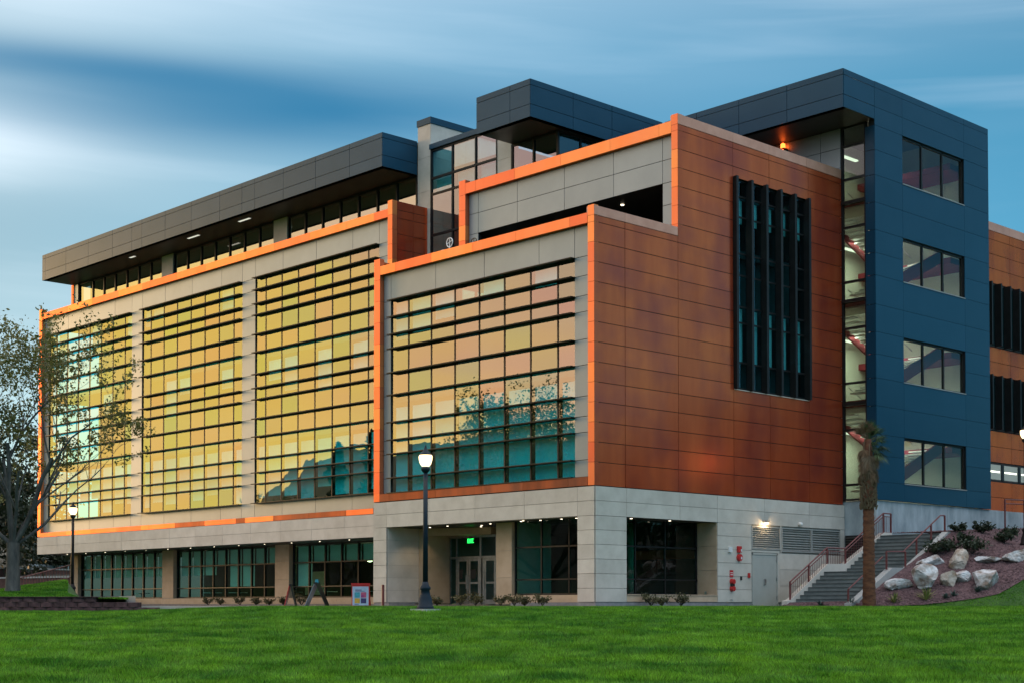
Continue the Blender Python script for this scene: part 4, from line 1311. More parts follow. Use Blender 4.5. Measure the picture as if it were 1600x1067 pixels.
# ================================================================== LAMPS
def street_lamp(loc, label, mat, H=4.80, power=90):
    x, y, z = loc
    t = empty('street_lamp', loc)
    tag(t, label, 'street lamp', 'globe street lamps of the campus')
    child('base', MB().lathe([(0.26, z), (0.26, z + 0.06), (0.22, z + 0.10), (0.20, z + 0.30), (0.15, z + 0.42), (0.13, z + 0.55), (0.16, z + 0.58), (0.16, z + 0.64), (0.10, z + 0.72), (0.085, z + 0.8)], x, y, 14), mat, t, True)
    child('pole', MB().lathe([(0.08, z + 0.75), (0.065, z + H - 0.75)], x, y, 14), mat, t, True)
    child('collar', MB().lathe([(0.07, z + H - 0.78), (0.12, z + H - 0.72), (0.14, z + H - 0.66), (0.11, z + H - 0.60)], x, y, 14), mat, t, True)
    g = child('globe', MB().lathe([(0.10, z + H - 0.60), (0.16, z + H - 0.52), (0.195, z + H - 0.40), (0.20, z + H - 0.30), (0.185, z + H - 0.26)], x, y, 16), M['bulb'], t, True)
    child('cap', MB().lathe([(0.20, z + H - 0.26), (0.17, z + H - 0.22), (0.07, z + H - 0.12), (0.05, z + H - 0.07), (0.035, z + H - 0.04), (0.03, z + H), (0.005, z + H + 0.05)], x, y, 14), mat, t, True)
    ld = bpy.data.lights.new('lamp_light', 'POINT')
    ld.energy = power
    ld.color = (1.0, 0.72, 0.40)
    ld.shadow_soft_size = 0.24
    lo = bpy.data.objects.new('lamp_light', ld)
    lo.location = (x, y, z + H - 0.42)
    COL.objects.link(lo)
    return t


street_lamp((4.92, -12.47, -0.13), 'lit globe street lamp on dark blue post in front of the entrance', M['lamp_post'], power=14)
tag(MB().box(4.60, 5.24, -12.79, -12.15, -0.5, -0.125).build('lamp_footing', M['walk']), 'square pale concrete footing under the dark blue lamp post', 'footing')
street_lamp((-29.36, -6.07, 0.20), 'lit globe street lamp on black post beside the bare tree', M['lamp_post_dark'], power=14)
l3 = view(1604, 62)
street_lamp((l3.x, l3.y, 2.45), 'lit globe street lamp at the right edge beside the boulders', M['lamp_post_dark'], H=5.0, power=14)

# ================================================================== SIGN BOARDS
def a_board(loc, rz, wid, hgt, spread, fm, face, label):
    t = empty('sign_board', loc)
    t.rotation_euler = (0, 0, rz)
    tag(t, label, 'sign', 'folding sign boards on the walk')
    for s, nm in ((-1, 'front_leaf'), (1, 'back_leaf')):
        m = MB()
        th = 0.02
        a = (s * spread, 0.0)
        b2 = (s * 0.02, hgt)
        m.prism([(a[0] - th, a[1]), (a[0] + th, a[1]), (b2[0] + th, b2[1]), (b2[0] - th, b2[1])], 'y', -wid / 2, wid / 2)
        o = m.build(nm, face if s < 0 else fm)
        o.parent = t
    o = MB().box(-0.05, 0.05, -wid / 2 - 0.01, wid / 2 + 0.01, hgt - 0.05, hgt + 0.02).build('hinge', fm)
    o.parent = t
    return t


M['slate'] = noise_mat('grey_sign_face', (0.16, 0.20, 0.24), (0.24, 0.28, 0.32), 3, 0.4)
M['poster_blue'] = noise_mat('poster_pale_blue', (0.32, 0.50, 0.72), (0.45, 0.62, 0.80), 2.5, 0.5)
M['p1'] = noise_mat('poster_teal', (0.05, 0.28, 0.34), (0.06, 0.45, 0.62), 6, 0.5)
M['p2'] = noise_mat('poster_magenta', (0.28, 0.05, 0.22), (0.52, 0.12, 0.20), 6, 0.5)
M['p3'] = noise_mat('poster_yellow', (0.52, 0.33, 0.04), (0.62, 0.46, 0.08), 6, 0.5)
M['p4'] = noise_mat('poster_navy', (0.03, 0.03, 0.10), (0.05, 0.05, 0.20), 6, 0.5)
sp1 = a_board((-21.9, 1.6, -0.075), R_(47), 0.62, 1.05, 0.27, M['black'], M['redpaint'], 'folding sign board with red front seen edge-on, leftmost of three')
o = MB().prism([(-0.275, 0.06), (-0.055, 0.97), (-0.065, 0.97), (-0.285, 0.06)], 'y', -0.25, 0.25).build('paper', M['white'])
o.parent = sp1
sp2 = a_board((-19.6, 1.5, -0.075), R_(38), 0.66, 1.12, 0.52, M['black'], M['slate'], 'open folding sign board with grey front, middle of three on the walk')
o = MB().box(-0.12, 0.12, -0.16, 0.16, 1.10, 1.28).build('clip_handle', M['p1'])
o.scale = (0.6, 0.6, 1)
o.parent = sp2
t = empty('poster_stand', (-16.75, 1.9, -0.075))
t.rotation_euler = (0, 0, R_(40))
tag(t, 'pale blue poster stand with red top beside the stone pier', 'sign', 'folding sign boards on the walk')
for nm, mb_, mt in (('board', MB().box(-0.42, 0.42, 0.0, 0.05, 0.0, 1.02), M['redpaint']),
                    ('back_leaf', MB().prism([(0.05, 1.0), (0.08, 1.0), (0.45, 0.0), (0.40, 0.0)], 'x', -0.40, 0.40), M['redpaint']),
                    ('poster', MB().box(-0.38, 0.38, -0.006, 0.0, 0.04, 0.92), M['poster_blue']),
                    ('picture', MB().box(-0.28, -0.03, -0.012, -0.007, 0.40, 0.65), M['p1']),
                    ('picture', MB().box(0.02, 0.27, -0.012, -0.007, 0.40, 0.65), M['p2']),
                    ('picture', MB().box(-0.28, -0.03, -0.012, -0.007, 0.14, 0.37), M['p3']),
                    ('picture', MB().box(0.02, 0.27, -0.012, -0.007, 0.14, 0.37), M['p4']),
                    ('lettering', MB().box(-0.25, 0.05, -0.012, -0.007, 0.74, 0.77), M['p4']),
                    ('lettering', MB().box(-0.25, 0.20, -0.012, -0.007, 0.69, 0.71), M['p4']),
                    ('lettering', MB().box(-0.28, -0.08, -0.012, -0.007, 0.075, 0.095), M['p4']),
                    ('ribbon', MB().box(-0.44, 0.44, -0.03, 0.08, 1.0, 1.07), M['redpaint'])):
    o = mb_.build(nm, mt)
    o.parent = t
o = MB().tube([(-12.2, -0.4, -0.3), (-12.2, -0.4, 0.86)], 0.06, 10).build('bollard', M['rail'])
tag(o, 'slim maroon bollard left of the blue lamp post base', 'bollard')

# terrace chairs peeking over the parapet
for i, (x, y, mt, lab) in enumerate(((-10.6, 1.8, 'white', 'white wire chair on the terrace above the big window'), (-9.9, 2.6, 'black', 'dark chair on the terrace beside the white wire one'))):
    t = empty('terrace_chair', (x, y, 14.78))
    tag(t, lab, 'chair')
    z = 14.78
    child('seat', MB().lathe([(0.22, z + 0.62), (0.22, z + 0.66)], x, y, 12), M[mt], t)
    child('backrest', MB().tube([(x + 0.2 * math.cos(a), y + 0.2, z + 1.05 + 0.2 * math.sin(a)) for a in np.linspace(0, 2 * math.pi, 17)], 0.025, 5), M[mt], t)
    child('spindle', MB().tube([(x - 0.18, y + 0.2, z + 1.0), (x + 0.18, y + 0.2, z + 1.12)], 0.02, 5).tube([(x, y + 0.2, z + 0.65), (x, y + 0.2, z + 1.25)], 0.02, 5), M[mt], t)
    for a, b2 in ((-.18, -.18), (.18, -.18), (-.18, .18), (.18, .18)):
        child('leg', MB().tube([(x + a, y + b2, z), (x + a * 0.8, y + b2 * 0.8, z + 0.63)], 0.015, 5), M[mt], t)

# ================================================================== VEGETATION
def leaf_mat(name, c1, c2, trans=0.35):
    m, t, b = new_mat(name)
    gi = nd(t, 'ShaderNodeNewGeometry')
    r = nd(t, 'ShaderNodeValToRGB')
    r.color_ramp.elements[0].color = (*c1, 1)
    r.color_ramp.elements[1].color = (*c2, 1)
    t.links.new(gi.outputs['Random Per Island'], r.inputs[0])
    t.links.new(r.outputs[0], b.inputs['Base Color'])
    b.inputs['Roughness'].default_value = 0.6
    tl = nd(t, 'ShaderNodeBsdfTranslucent')
    t.links.new(r.outputs[0], tl.inputs['Color'])
    mx = nd(t, 'ShaderNodeMixShader')
    mx.inputs[0].default_value = trans
    out = t.nodes['Material Output']
    t.links.new(b.outputs[0], mx.inputs[1])
    t.links.new(tl.outputs[0], mx.inputs[2])
    t.links.new(mx.outputs[0], out.inputs[0])
    return m


M['leaf'] = leaf_mat('olive_leaves', (0.065, 0.085, 0.020), (0.19, 0.18, 0.05))
M['leaf_brown'] = leaf_mat('autumn_leaves', (0.07, 0.045, 0.020), (0.12, 0.10, 0.03))
M['leaf_dark'] = leaf_mat('dark_evergreen', (0.014, 0.026, 0.012), (0.035, 0.050, 0.018), 0.15)
M['leaf_shrub'] = leaf_mat('shrub_leaves', (0.05, 0.055, 0.02), (0.16, 0.14, 0.06), 0.25)
M['leaf_yucca'] = leaf_mat('yucca_blades', (0.16, 0.20, 0.05), (0.36, 0.36, 0.10), 0.25)
M['leaf_agave'] = leaf_mat('agave_blades', (0.05, 0.085, 0.075), (0.09, 0.13, 0.11), 0.15)
M['frond'] = leaf_mat('palm_fronds', (0.028, 0.065, 0.022), (0.075, 0.12, 0.035), 0.25)
M['dead_frond'] = leaf_mat('dead_fronds', (0.13, 0.085, 0.05), (0.26, 0.18, 0.11), 0.2)
M['bark'] = noise_mat('grey_bark', (0.045, 0.045, 0.045), (0.13, 0.12, 0.11), 5, 0.9, bump=1.0, bscale=14, stretch=(1, 1, 0.25))
M['twig'] = noise_mat('dark_twigs', (0.03, 0.026, 0.024), (0.06, 0.05, 0.045), 5, 0.9)


def grow(mb, leaves, p, d, ln, rad, lev, r, maxlev, leafn, leafs, up=0.15, spread=0.6, nb=(2, 4)):
    n = 4 if lev < 2 else 3
    pts, rs = [p.copy()], [rad]
    q, dd = p.copy(), d.copy()
    for i in range(n):
        dd = (dd + Vector((r.gauss(0, .13), r.gauss(0, .13), r.gauss(0, .10) + up * 0.25))).normalized()
        q = q + dd * (ln / n)
        pts.append(q.copy())
        rs.append(rad * (1 - 0.42 * (i + 1) / n))
    mb.tube(pts, rs, 9 if lev == 0 else (6 if lev < 3 else 4), cap=False)
    if lev >= maxlev - 1:
        for i in range(leafn):
            k = r.random()
            a = pts[1] + (pts[-1] - pts[1]) * k + Vector((r.gauss(0, .10), r.gauss(0, .10), r.gauss(0, .10)))
            leaves.append(a)
    if lev < maxlev:
        for b in range(r.randint(*nb) + (1 if lev == 0 else 0)):
            k = r.uniform(0.45, 1.0) if lev else r.uniform(0.75, 1.0)
            i = min(n - 1, int(k * n))
            bp = pts[i] + (pts[i + 1] - pts[i]) * (k * n - i)
            ax = Vector((r.gauss(0, 1), r.gauss(0, 1), r.gauss(0, .5) + 0.1)).normalized()
            nd_ = (dd * (1 - spread * r.uniform(.7, 1.1)) + ax * spread + Vector((0, 0, up))).normalized()
            grow(mb, leaves, bp, nd_, ln * r.uniform(.62, .82), rs[min(i + 1, n)] * r.uniform(.55, .75), lev + 1, r, maxlev, leafn, leafs, up, spread, nb)


def leaf_mesh(pts, size, r):
    m = MB()
    for a in pts:
        s = size * r.uniform(0.6, 1.3)
        u = Vector((r.gauss(0, 1), r.gauss(0, 1), r.gauss(0, 1))).normalized()
        v = u.orthogonal().normalized()
        wv = u.cross(v)
        ang = r.uniform(0, 6.28)
        v2 = v * math.cos(ang) + wv * math.sin(ang)
        w2 = u.cross(v2)
        b = len(m.v)
        m.v += [tuple(a - v2 * s), tuple(a + w2 * s * .55), tuple(a + v2 * s), tuple(a - w2 * s * .55)]
        m.f.append((b, b + 1, b + 2, b + 3))
    return m


def tree(name, loc, label, cat, seed, limbs, trunk_h, trunk_r, maxlev, leafn, leafs, lm, group=None, up=0.15, spread=0.55, nb=(2, 4), keep=None):
    r = random.Random(seed)
    t = empty(name, loc)
    tag(t, label, cat, group)
    p = Vector(loc)
    mb, lv = MB(), []
    top = p + Vector((0, 0, trunk_h))
    mb.tube([p - Vector((0, 0, .2)), p + Vector((0, 0, .12)), p + Vector((0, 0, trunk_h * .5)), top], [trunk_r * 1.35, trunk_r * 1.12, trunk_r * .95, trunk_r * 0.95], 12, cap=False)
    for (dx, dy, dz, ln, rr_) in limbs:
        d = Vector((dx, dy, dz)).normalized()
        grow(mb, lv, top - Vector((0, 0, .15)), d, ln, rr_, 1, r, maxlev, leafn, leafs, up, spread, nb)
    child('trunk', mb, M['bark'], t, True)
    if keep:
        lv = [a for a in lv if keep(a)]
    child('crown', leaf_mesh(lv, leafs, r), M[lm], t)
    return t, len(lv)


def rl(a, b, c):
    """limb direction: a to the right, b away, c up (as seen from the lawn)"""
    v = RH * a + FH * b
    return (v.x, v.y, c)


tl = view(20, 61, 0.56)
tree('bare_tree', tl, 'large half-bare tree with grey trunk on the raised grass at left', 'tree', 21,
     [(*rl(-0.35, 0.1, 1.0), 3.7, 0.125), (*rl(0.02, 0.05, 1.0), 4.2, 0.14), (*rl(0.50, -0.05, 0.95), 4.0, 0.12), (*rl(0.30, 0.35, 1.0), 3.7, 0.095), (*rl(0.1, -0.5, 0.9), 3.3, 0.095), (*rl(-0.8, 0.2, 0.8), 3.2, 0.10), (*rl(0.95, 0.1, 0.60), 3.0, 0.08)],
     1.95, 0.27, 6, 13, 0.075, 'leaf', up=0.17, spread=0.50, nb=(2, 3))

# trees across the lawn, seen mirrored in the windows
tree('lawn_tree', (-25.5, -20.5, -1.0), 'leafy tree across the lawn, mirrored in the big front window', 'tree', 5,
     [(0.3, 0.2, 1, 5.2, .2), (-0.4, 0.1, 1, 4.9, .2), (0.1, -0.5, 1, 4.8, .18), (0.8, 0.3, .6, 4.4, .15), (-0.8, -0.3, .6, 4.4, .15), (0.1, 0.8, .6, 4.2, .14), (0.5, -0.7, .5, 4.2, .13), (-0.5, 0.7, .5, 4.2, .13)], 2.4, 0.28, 5, 24, 0.085, 'leaf', 'trees across the lawn', nb=(3, 4))
tree('lawn_tree', (-66.0, -22.0, -1.0), 'broad tree across the lawn, mirrored low in the long front', 'tree', 9,
     [(0.3, 0.2, 1, 3.6, .2), (-0.4, 0.1, 1, 3.4, .2), (0.1, -0.6, .9, 3.4, .18), (0.8, 0.2, .6, 3.2, .15), (-0.8, -0.2, .6, 3.2, .15)], 2.0, 0.26, 5, 22, 0.095, 'leaf', 'trees across the lawn', nb=(3, 4))


def conifer(loc, H, rad, label, seed, group=None, n=2600):
    r = random.Random(seed)
    t = empty('conifer', loc)
    tag(t, label, 'tree', group)
    x, y, z = loc
    child('trunk', MB().tube([(x, y, z - .2), (x, y, z + H * .95)], [rad * .14, 0.03], 8), M['bark'], t, True)
    pts = []
    for i in range(n):
        h = r.random() ** 0.8
        rr_ = rad * (1 - h) ** 0.7 * (0.75 + 0.25 * math.sin(h * 40 + r.random())) * r.uniform(.45, 1.0)
        a = r.uniform(0, 6.28)
        pts.append(Vector((x + rr_ * math.cos(a), y + rr_ * math.sin(a), z + H * (0.08 + .92 * h))))
    child('crown', leaf_mesh(pts, 0.30, r), M['leaf_dark'], t)


conifer((-59.5, -26.0, -1.0), 15.5, 2.9, 'tall dark conifer across the lawn, mirrored in the third window', 3, 'trees across the lawn')
conifer((-63.0, -25.0, -1.0), 14.4, 2.6, 'shorter dark conifer across the lawn, mirrored in the third window', 4, 'trees across the lawn')

# dark evergreens behind the bare tree
for i, (px, dep, H, rad, lab) in enumerate(((-25, 112, 12.0, 5.0, 'wide dark evergreen at the far left edge behind the bare tree'),
                                            (22, 122, 11.5, 4.6, 'dark evergreen directly behind the bare tree trunk'),
                                            (52, 132, 10.0, 4.0, 'dark evergreen beside the left end of the building'),
                                            (84, 150, 6.5, 4.0, 'low dark evergreen under the left overhang'))):
    r = random.Random(60 + i)
    p = view(px, dep, 2.2)
    t = empty('evergreen_tree', p)
    tag(t, lab, 'tree', 'dark evergreens left of the building')
    child('trunk', MB().tube([p - Vector((0, 0, 1.5)), p + Vector((0, 0, H * .6))], [.3, .1], 8), M['bark'], t, True)
    cl = [(Vector((r.gauss(0, rad * .38), r.gauss(0, rad * .38), H * r.uniform(.12, .85))), r.uniform(.22, .42) * rad) for _ in range(26)]
    pts = []
    for c, rr_ in cl:
        for _ in range(170):
            d = Vector((r.gauss(0, 1), r.gauss(0, 1), r.gauss(0, 1))).normalized()
            pts.append(p + c + d * rr_ * r.uniform(.6, 1.0))
    child('crown', leaf_mesh(pts, 0.22, r), M['leaf_dark'], t)


for i, (x, y, H, rad) in enumerate(((16, 33, 13, 5.5), (23, 42, 14, 6), (31, 50, 15, 6.5), (27, 31, 12, 5), (38, 40, 13, 6))):  # unseen trees added so the copper wall reflects dark lower down
    r = random.Random(80 + i)
    p = Vector((x, y, lawn_z(x, y)))
    t = empty('evergreen_tree', p)
    tag(t, ('first', 'second', 'third', 'fourth', 'fifth')[i] + ' unseen evergreen added east of the lawn to darken the copper reflection', 'tree', 'evergreens east of the lawn')
    child('trunk', MB().tube([p, p + Vector((0, 0, H * .6))], [.35, .1], 8), M['bark'], t, True)
    pts = []
    for c, rr_ in [(Vector((r.gauss(0, rad * .36), r.gauss(0, rad * .36), H * r.uniform(.12, .88))), r.uniform(.28, .48) * rad) for _ in range(26)]:
        for _ in range(120):
            d = Vector((r.gauss(0, 1), r.gauss(0, 1), r.gauss(0, 1))).normalized()
            pts.append(p + c + d * rr_ * r.uniform(.5, 1.0))
    child('crown', leaf_mesh(pts, 0.36, r), M['leaf_dark'], t)


def shrub(loc, rad, label, seed, mat='leaf_shrub', name='shrub', group=None, n=260, squash=0.75, ls=0.055):
    r = random.Random(seed)
    t = empty(name, loc)
    tag(t, label, 'shrub', group)
    p = Vector(loc)
    mb, pts = MB(), []
    for i in range(9):
        a = r.uniform(0, 6.28)
        e = p + Vector((math.cos(a) * rad * r.uniform(.3, .9), math.sin(a) * rad * r.uniform(.3, .9), rad * squash * r.uniform(.6, 1.3)))
        mb.tube([p, p.lerp(e, .5) + Vector((0, 0, .04)), e], [.015, .01, .005], 4, cap=False)
        for _ in range(n // 9):
            k = r.uniform(.35, 1.05)
            pts.append(p.lerp(e, k) + Vector((r.gauss(0, rad * .16), r.gauss(0, rad * .16), abs(r.gauss(0, rad * .16)))))
    child('stem', mb, M['twig'], t)
    child('foliage', leaf_mesh(pts, ls, r), M[mat], t)


ORD = ['first', 'second', 'third', 'fourth', 'fifth', 'sixth', 'seventh']
for i, (x, rad) in enumerate(((-36.5, .42), (-35.2, .40), (-33.2, .42), (-31.6, .38), (-30.3, .36), (-29.0, .42), (-27.3, .55))):
    shrub((x, 6.1, -0.03), rad, f'{ORD[i]} low shrub from the left before the long ground floor windows', 100 + i, group='shrubs along the wall')
for i, (x, y, rad) in enumerate(((-9.1, 0.0, .34), (-7.6, 0.0, .42), (-6.8, 0.1, .48), (-5.2, 0.0, .38), (-4.5, 0.1, .46), (-3.8, 0.0, .34), (-2.8, 0.0, .44))):
    shrub((x, y, -0.05), rad, f'{ORD[i]} low shrub from the left before the entrance porch', 120 + i, group='shrubs along the wall')
tag(MB().box(0.10, 0.88, 1.8, 7.0, -0.4, -0.05).build('side_planting_bed', M['mulch']), kind='structure')
for i, (y, rad) in enumerate(((2.6, .46), (3.25, .40), (4.4, .46))):
    shrub((0.5, y, -0.06), rad, f'{ORD[i]} low shrub from the left under the side window', 140 + i, group='shrubs along the wall')


def hz(x, y):
    return max(hill(x, y), lawn_z(x, y)) + 0.04


for i, (x, y, rad, lab) in enumerate(((5.75, 14.4, .75, 'dark sprawling shrub beside the upper stair wall'), (6.05, 14.9, .6, 'dark shrub above the flat white boulder'),
                                      (6.9, 15.3, .75, 'dark shrub behind the tan boulder'), (6.2, 15.9, .5, 'small dark shrub in the middle of the gravel bank'),
                                      (5.5, 16.7, .42, 'dark tuft at the top of the stair wall'), (5.7, 18.3, .55, 'dark shrub against the concrete base of the tower'),
                                      (7.2, 17.4, .55, 'dark shrub above the long white boulder'), (6.6, 19.1, .5, 'dark shrub highest on the gravel bank at right'))):
    shrub((x, y, hz(x, y)), rad, lab, 160 + i, 'leaf_dark', group='shrubs on the gravel bank', n=420, squash=.55, ls=.07)


def rosette(loc, n, ln, wid, mat, label, name, seed, upright=0.8):
    r = random.Random(seed)
    t = empty(name, loc)
    tag(t, label, 'plant', 'desert plants on the gravel bank')
    for i in range(n):
        a = 6.283 * i / n * 2.4 + r.uniform(-.2, .2)
        e = R_(r.uniform(15, 85)) * upright + R_(8)
        d = Vector((math.cos(a) * math.cos(e), math.sin(a) * math.cos(e), math.sin(e)))
        l2 = ln * r.uniform(.7, 1.1)
        p = Vector(loc)
        s = d.cross(Vector((0, 0, 1)))
        s = s.normalized() * wid if s.length > .01 else Vector((wid, 0, 0))
        m = MB()
        tip = p + d * l2 - Vector((0, 0, l2 * .12))
        mid = p + d * l2 * .5
        m.v = [tuple(p - s * .6), tuple(p + s * .6), tuple(mid + s), tuple(mid - s), tuple(tip), tuple(mid - d.cross(s).normalized() * wid * .4)]
        m.f = [(0, 1, 2, 3), (3, 2, 4), (0, 3, 5), (3, 4, 5), (1, 5, 2), (2, 5, 4)]
        child('blade', m, M[mat], t)


rosette((6.43, 10.2, hz(6.43, 10.2)), 34, .55, .022, 'leaf_yucca', 'yellow-green spiky plant right of the palm trunk', 'yucca_plant', 1)
rosette((7.32, 11.06, hz(7.32, 11.06)), 36, .68, .024, 'leaf_yucca', 'yellow-green spiky plant below the big pale boulder', 'yucca_plant', 2)
rosette((7.85, 11.62, hz(7.85, 11.62)), 20, .30, .03, 'leaf_agave', 'small grey-green rosette below the small tan boulder', 'agave_plant', 3)
rosette((8.0, 11.95, hz(8.0, 11.95)), 20, .32, .03, 'leaf_agave', 'small grey-green rosette right of its twin in the gravel', 'agave_plant', 4)
rosette((8.57, 12.73, hz(8.57, 12.73)), 26, .38, .035, 'leaf_agave', 'grey-green rosette before the rightmost white boulder', 'agave_plant', 5)
rosette((5.16, 9.2, hz(5.16, 9.2)), 24, .45, .02, 'leaf_agave', 'grey-green tuft at the foot of the right stair wall', 'agave_plant', 6)
rosette((3.74, 9.1, hz(3.74, 9.1)), 20, .34, .025, 'leaf_agave', 'small dark tuft in front of the lowest step', 'agave_plant', 7)

# ---- palm
PB = Vector((6.05, 9.05, -0.08))
palm = empty('palm_tree', PB)
tag(palm, 'slim young palm with shaggy trunk in front of the stair', 'palm tree')
r = random.Random(77)
M['palm_trunk'] = noise_mat('shaved_palm_trunk', (0.075, 0.026, 0.012), (0.19, 0.075, 0.034), 3, 0.9, bump=0.8, bscale=20, stretch=(1, 1, 3.0))
prof = []
for i in range(34):
    h = 4.1 * i / 33
    prof.append((0.265 - 0.03 * min(1, h / 1.2) + 0.022 * (i % 2) - 0.008 * h, PB.z - .15 + h))
child('trunk', MB().lathe(prof, PB.x, PB.y, 16), M['palm_trunk'], palm, True)
child('upper_trunk', MB().lathe([(0.24, PB.z + 3.9), (0.26, PB.z + 4.3), (0.19, PB.z + 5.6), (0.12, PB.z + 6.5)], PB.x, PB.y, 12), M['palm_trunk'], palm, True)
for i in range(330):      # boots of cut leaf stalks
    h = r.uniform(3.75, 5.2)
    a = r.uniform(0, 6.28)
    rad = 0.25 - 0.03 * (h - 3.9)
    p = PB + Vector((math.cos(a) * rad, math.sin(a) * rad, h))
    o_ = Vector((math.cos(a), math.sin(a), 0))
    s = Vector((-math.sin(a), math.cos(a), 0)) * 0.045
    m = MB()
    e = p + o_ * 0.09 + Vector((0, 0, r.uniform(.10, .18)))
    m.v = [tuple(p - s), tuple(p + s), tuple(e + s * .4), tuple(e - s * .4), tuple(p + o_ * .06), tuple(e + o_ * .02)]
    m.f = [(0, 1, 2, 3), (0, 4, 1), (0, 3, 5, 4), (1, 4, 5, 2), (3, 2, 5)]
    if i == 0:
        boots = MB()
    b0 = len(boots.v)
    boots.v += m.v
    boots.f += [tuple(k + b0 for k in f) for f in m.f]
bo = child('leaf_boots', boots, M['dead_frond'], palm)
bo['kind'] = 'stuff'


def frond(base, a, e, ln, mat, nm, droop, seed, wid=0.55):
    """fan frond: stalk and a pleated fan of narrow blades"""
    rr_ = random.Random(seed)
    d = Vector((math.cos(a) * math.cos(e), math.sin(a) * math.cos(e), math.sin(e)))
    st_end = base + d * ln * .5 + Vector((0, 0, -droop * .2))
    mb = MB().tube([base, base.lerp(st_end, .5) + Vector((0, 0, .03)), st_end], [.022, .018, .012], 5)
    side = d.cross(Vector((0, 0, 1)))
    side = side.normalized() if side.length > .05 else Vector((1, 0, 0))
    nrm = side.cross(d).normalized()
    for k in range(22):
        f = (k / 21 - .5) * 2
        ang = f * 1.35
        bd_ = (d * math.cos(ang) + side * math.sin(ang)).normalized()
        L_ = ln * .62 * (1 - .25 * abs(f)) * rr_.uniform(.85, 1.1)
        mid = st_end + bd_ * L_ * .55 + nrm * .03 * rr_.uniform(-1, 1)
        tip = st_end + bd_ * L_ + Vector((0, 0, -droop * rr_.uniform(.5, 1.2)))
        w_ = nrm.cross(bd_).normalized() * .018
        b0 = len(mb.v)
        mb.v += [tuple(st_end), tuple(mid - w_), tuple(tip), tuple(mid + w_)]
        mb.f.append((b0, b0 + 1, b0 + 2, b0 + 3))
    child(nm, mb, M[mat], palm)


RA = math.atan2(RH.y, RH.x)
top = PB + Vector((0, 0, 6.45))
for i in range(9):
    frond(top + Vector((0, 0, -.1)), RA + r.uniform(-1.6, 1.6), R_(r.uniform(55, 88)), r.uniform(.7, .95), 'frond', 'frond', .03, 200 + i)
for i in range(13):
    frond(top + Vector((0, 0, -.15 * (i % 3))), RA + r.uniform(-1.0, 1.2), R_(r.uniform(-60, 70)), r.uniform(.8, 1.05), 'frond', 'frond', .15, i)
for i in range(9):
    frond(top, RA + math.pi + r.uniform(-1.2, 1.2), R_(r.uniform(35, 85)), r.uniform(.65, .85), 'dead_frond', 'dead_frond', .05, 30 + i)
for i in range(34):
    h = r.uniform(5.5, 6.55)
    aa = r.uniform(0, 6.28)
    frond(PB + Vector((0.17 * math.cos(aa), 0.17 * math.sin(aa), h)), aa, R_(r.uniform(-89, -80)), r.uniform(.7, .95), 'dead_frond', 'dead_frond', .1, 60 + i)

# ---- boulders
M['boulder'] = noise_mat('pale_boulder', (0.25, 0.18, 0.14), (0.70, 0.69, 0.70), 2.2, 0.9, bump=1.0, bscale=9, detail=9, contrast=(0.38, 0.6))
M['boulder_tan'] = noise_mat('tan_boulder', (0.26, 0.17, 0.11), (0.55, 0.48, 0.42), 2.2, 0.9, bump=0.9, bscale=7, detail=9, contrast=(0.38, 0.6))


def boulder(px_loc, sx_, sy_, sz_, rz, mat, label, seed):
    import bmesh
    rr_ = random.Random(seed)
    bm = bmesh.new()
    bmesh.ops.create_icosphere(bm, subdivisions=4, radius=1.0)
    planes = [(Vector((rr_.gauss(0, 1), rr_.gauss(0, 1), rr_.gauss(0, .8))).normalized(), rr_.uniform(.42, .78)) for _ in range(12)]
    for v in bm.verts:
        for n_, dd in planes:
            k = v.co.dot(n_)
            if k > dd:
                v.co -= n_ * (k - dd)
        v.co += Vector((rr_.gauss(0, .014), rr_.gauss(0, .014), rr_.gauss(0, .014)))
    me = bpy.data.meshes.new('boulder')
    bm.to_mesh(me)
    bm.free()
    o = link('boulder', me, M[mat])
    x, y = px_loc
    sx_, sy_, sz_ = sx_ * .88, sy_ * .88, sz_ * .80
    o.scale = (sx_, sy_, sz_)
    o.rotation_euler = (rr_.uniform(-.1, .1), rr_.uniform(-.1, .1), YAW + rz)
    o.location = (x, y, hz(x, y) + sz_ * 0.42)
    tag(o, label, 'boulder', 'boulders on the gravel bank')


boulder((5.98, 11.35), .75, .55, .34, .1, 'boulder', 'low pale boulder nearest the palm trunk', 1)
boulder((6.75, 11.95), .80, .65, .82, .3, 'boulder', 'biggest boulder of the front row, pale with rusty edges', 2)
boulder((7.40, 12.65), .42, .42, .52, .2, 'boulder_tan', 'small tan boulder in the middle of the front row', 3)
boulder((7.55, 13.05), .62, .5, .46, -.2, 'boulder', 'pale boulder touching the small tan one', 4)
boulder((8.60, 13.45), .88, .7, .72, .1, 'boulder', 'large whitish boulder at the right end of the front row', 5)
boulder((6.0, 13.65), .95, .55, .34, .05, 'boulder', 'flat white boulder of the upper row beside the stair wall', 6)
boulder((6.95, 14.2), .72, .55, .62, .5, 'boulder_tan', 'upright tan boulder of the upper row', 7)
boulder((7.75, 15.1), .75, .45, .26, 0, 'boulder', 'thin pale boulder right of the upright tan one', 8)
boulder((8.55, 15.9), .95, .6, .42, .1, 'boulder', 'long white boulder at the right end of the upper row', 9)
boulder((9.3, 16.2), .45, .45, .42, .1, 'boulder_tan', 'tan boulder cut by the right edge of the picture', 10)

# ================================================================== LEFT BANK, BLOCK WALL
def bank_z(px, d):
    k = max(0.0, min(1.0, (126 - px) / 22))
    lim = 6 + 8 * max(0.0, min(1.0, px / 100))
    return 0.20 + 0.006 * min(d - 56, 20) + min(d - 56, lim) * 0.060 * k


